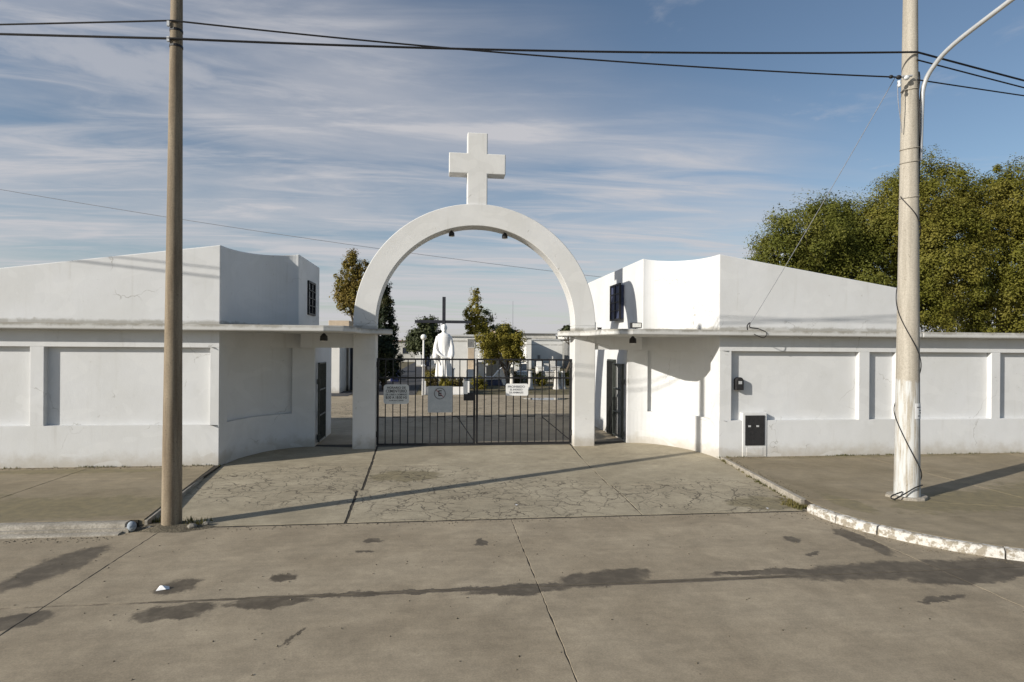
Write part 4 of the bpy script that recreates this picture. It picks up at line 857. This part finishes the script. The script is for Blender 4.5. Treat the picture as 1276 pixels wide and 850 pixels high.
# white draped tomb and pale columns near the lawn's edge
dt = thing('draped_tomb', (3.0, 40, 0), 'white tomb sloping like a draped cloth, under the bushy tree', 'tomb')
b = MB(); pf = [(2.1, .35), (2.1, .55), (2.6, .58), (2.95, 1.0), (3.3, 1.28), (3.55, 1.2), (3.6, .0), (3.25, .0), (3.1, .4)]; n = len(pf)
b.add([(x, 39.7, z) for x, z in pf]+[(x, 40.5, z) for x, z in pf], [list(range(n)), list(range(n, 2*n))[::-1]]+[(i, n+i, n+(i+1) % n, (i+1) % n) for i in range(n)]).build('drape', 'statue_white', dt, bevel=.04, seg=3)
MB().box(2.15, 3.3, 39.75, 40.45, -.05, .345).build('base', 'tomb_blue', dt)
def column(x, y, h, r, lab, mt='tomb_stone'):
    o = thing('grave_column', (x, y, 0), lab, 'column', 'pale grave columns')
    MB().lathe([(r*1.5, -.05), (r*1.5, .08), (r*1.1, .16), (r, h*.5), (r*.75, h-.12)], 14, (x, y, 0)).build('shaft', mt, o, smooth=True)
    MB().lathe([(r*.95, h-.12), (r*1.0, h-.06), (r*.6, h)], 14, (x, y, 0)).build('cap', mt, o, smooth=True)
column(3.75, 38.9, 1.25, .13, 'pale grave column right next to the white draped tomb'); column(4.55, 36.2, 1.1, .15, 'pale grave column alone above the small white notice')
column(6.2, 36.1, 1.15, .17, 'left one of the pair of pale columns near the right arch leg'); column(6.62, 36.3, 1.1, .15, 'right one of the pair of pale columns near the right arch leg')
def hedge(x0, x1, y, h, d, lab):
    o = thing('hedge', ((x0+x1)/2, y, 0), lab, 'hedge', 'low hedges among the graves')
    for x in np.arange(x0+.2, x1, .5): MB().tube([(x, y, -.02), (x+.05, y, h*.7)], [.025, .01], 5).build('stem', 'bark', o)
    quads('foliage', *crown([(x, y, h*.55, .28, d/2, h*.42) for x in np.arange(x0+.15, x1, .35)], int((x1-x0)*26), 26, .13, .05), 'leaf_dark', o)
hedge(4.6, 9.6, 43.0, .55, .5, 'low dark hedge across the lawn behind the pale columns')
hedge(6.6, 11.5, 50.5, .6, .5, 'farther low dark hedge before the white pantheon')
hedge(-2.05, -.4, 40.5, .6, .5, 'low dark hedge beside the path behind the statue')
bn = thing('waste_bin', (3.05, 53.5, 0), 'dark blue bin on the lawn behind the white draped tomb', 'bin')
MB().prism([(2.75, 53.2), (3.4, 53.2), (3.4, 53.8), (2.75, 53.8)], 0.05, 1.05).build('body', 'bin_blue', bn, bevel=.04); MB().box(2.7, 3.45, 53.15, 53.85, 1.05, 1.15).build('lid', 'bin_blue', bn, bevel=.03)
bn2 = thing('waste_bin', (-5.15, 44, 0), 'dark bin beside the cypress, left of the path', 'bin')
MB().box(-4.55, -3.95, 43.7, 44.3, 0.02, .95).build('body', 'bin_blue', bn2, bevel=.04); MB().box(-4.6, -3.9, 43.65, 44.35, .95, 1.05).build('lid', 'bin_blue', bn2, bevel=.03)

# ------------------------------------------------------------------ weeds and grass (nobody could count them)
def tufts(name, pts, n, spread, h, lab, mat='grass'):
    c, q = [], []
    V = []; F = []
    for (x, y, z) in pts:
        for _ in range(n):
            bx, by = x+rng.normal()*spread, y+rng.normal()*spread; a = rng.uniform(0, 6.28); hh = h*rng.uniform(.4, 1.3); l = hh*rng.uniform(.2, .9); w = .006+h*.04
            dx, dy = math.cos(a), math.sin(a); i = len(V)
            V += [(bx-dy*w, by+dx*w, z-.01), (bx+dy*w, by-dx*w, z-.01), (bx+dx*l, by+dy*l, z+hh)]; F.append((i, i+1, i+2))
    o = MB().add(V, F).build(name, mat); return tag(o, lab, 'grass', kind='stuff')
P = []
for s in np.linspace(0, 1, 90):
    y = 9.35+3.6*s; d = abs(math.sin(7*s+.6))*abs(math.sin(3.1*s+1)); 
    if rng.random() < .25+.75*d: P.append((rx_(y)-.02+rng.normal()*.02, y, AZ(0, y)))
for _ in range(40): P.append((5.02+rng.normal()*.07, 9.35+rng.normal()*.16, -.1))
for _ in range(22): P.append((5.28+rng.normal()*.03, 10.6+rng.normal()*.25, -.08))
tufts('weeds', P, 9, .02, .05, 'yellow green weeds along the edge of the right pavement')
P = [(x, 13.11, 0) for x in np.concatenate([rng.uniform(-10.2, -9.2, 5), rng.uniform(-8.3, -7.3, 14), rng.uniform(-6.3, -5.6, 10)])]+[(x, 13.11, 0) for x in np.concatenate([rng.uniform(8.3, 10.2, 26), rng.uniform(5.7, 6.1, 7), rng.uniform(11, 14, 14)])]
P = P+[(x+rng.normal()*.3, 13.11, 0) for x, _, _ in P]
tufts('weeds', P, 6, .03, .04, 'thin dry weeds at the foot of the white walls', 'grass')
P = [(-5.05+rng.normal()*.12, 9.3+rng.normal()*.12, -.09) for _ in range(26)]+[(-4.5+rng.normal()*.14, 9.2+rng.normal()*.08, -.08) for _ in range(16)]
tufts('weeds', P, 6, .02, .06, 'dry weeds in the dirt round the left pole')
P = [(rng.uniform(-20, 26), rng.uniform(32, 75), -.01) for _ in range(3200)]
P = [p for p in P if not (-5.6 < p[0] < -2.1) and not (-2 < p[0] < .6 and p[1] < 34.7) and not (p[0] < -5.5 and p[1] < 34.6)]
tufts('lawn', P, 7, .12, .1, 'patchy yellowish lawn between the graves')

# grit and dry leaves gathered along kerbs, joints and wall bases
def grit(name, pts, r, lab, mat):
    V, F = [], []
    for x, y, z in pts:
        q = r*rng.uniform(.4, 1.5); a = rng.uniform(0, 6.28); i = len(V)
        V += [(x+q*math.cos(a+k*2.09), y+q*math.sin(a+k*2.09), z-.001) for k in range(3)]+[(x, y, z+q*.8)]
        F += [(i, i+1, i+3), (i+1, i+2, i+3), (i+2, i, i+3)]
    return tag(MB().add(V, F).build(name, mat), lab, 'grit', kind='stuff')
P = [(rng.uniform(-10, -5.3), 8.72-abs(rng.normal())*.12, -.12) for _ in range(420)]+[(rng.uniform(-5, 5), 9.02-abs(rng.normal())*.1, -.12) for _ in range(320)]
for s_ in rng.uniform(.4, 8, 420):
    a, b_ = along(s_), along(s_+.05); d = Vector(b_)-Vector(a); d.normalize(); o_ = .03+abs(rng.normal())*.12; P.append((a[0]+d.y*o_, a[1]-d.x*o_, -.12))
P += [(rng.uniform(-6, 7), rng.uniform(4.2, 8.9), -.12) for _ in range(260)]
grit('grit', P, .011, 'loose grit along the kerbs and the road joint', 'soil')
P = [(rng.uniform(-10.5, -5.6), 13.08-abs(rng.normal())*.07, 0) for _ in range(300)]+[(rng.uniform(5.8, 16), 13.08-abs(rng.normal())*.07, 0) for _ in range(420)]
P += [(rx_(y)+.05+abs(rng.normal())*.1, y, .004) for y in rng.uniform(9.4, 13, 200)]
grit('grit', P, .012, 'dust and dry leaf litter along the foot of the walls', 'soil')
for i, (x, y, r, mt, lab) in enumerate(((4.1, 40.6, .5, 'leaf_shrub', 'brown shrub just right of the white draped tomb'), (5.6, 39.2, .42, 'leaf_bush', 'yellowish shrub between the pale grave columns'), (7.5, 39.6, .5, 'leaf_shrub', 'brown shrub right of the pair of pale columns'), (1.35, 36.2, .45, 'leaf_bush', 'yellowish shrub right of the flower bed'), (-5.9, 38.9, .5, 'leaf_shrub', 'brown shrub left of the path under the cypress'))):
    sh = thing('shrub', (x, y, 0), lab, 'shrub', 'shrubs on the lawn')
    for k in range(5): MB().tube([(x, y, -.03), (x+random.uniform(-.25, .25), y+random.uniform(-.2, .2), r*1.4)], [.02, .008], 5).build('stem', 'bark', sh)
    quads('foliage', *crown([(x, y, r*.9, r, r, r*.85), (x+r*.6, y, r*.6, r*.6, r*.6, r*.6)], 70, 30, .16, .05), mt, sh)
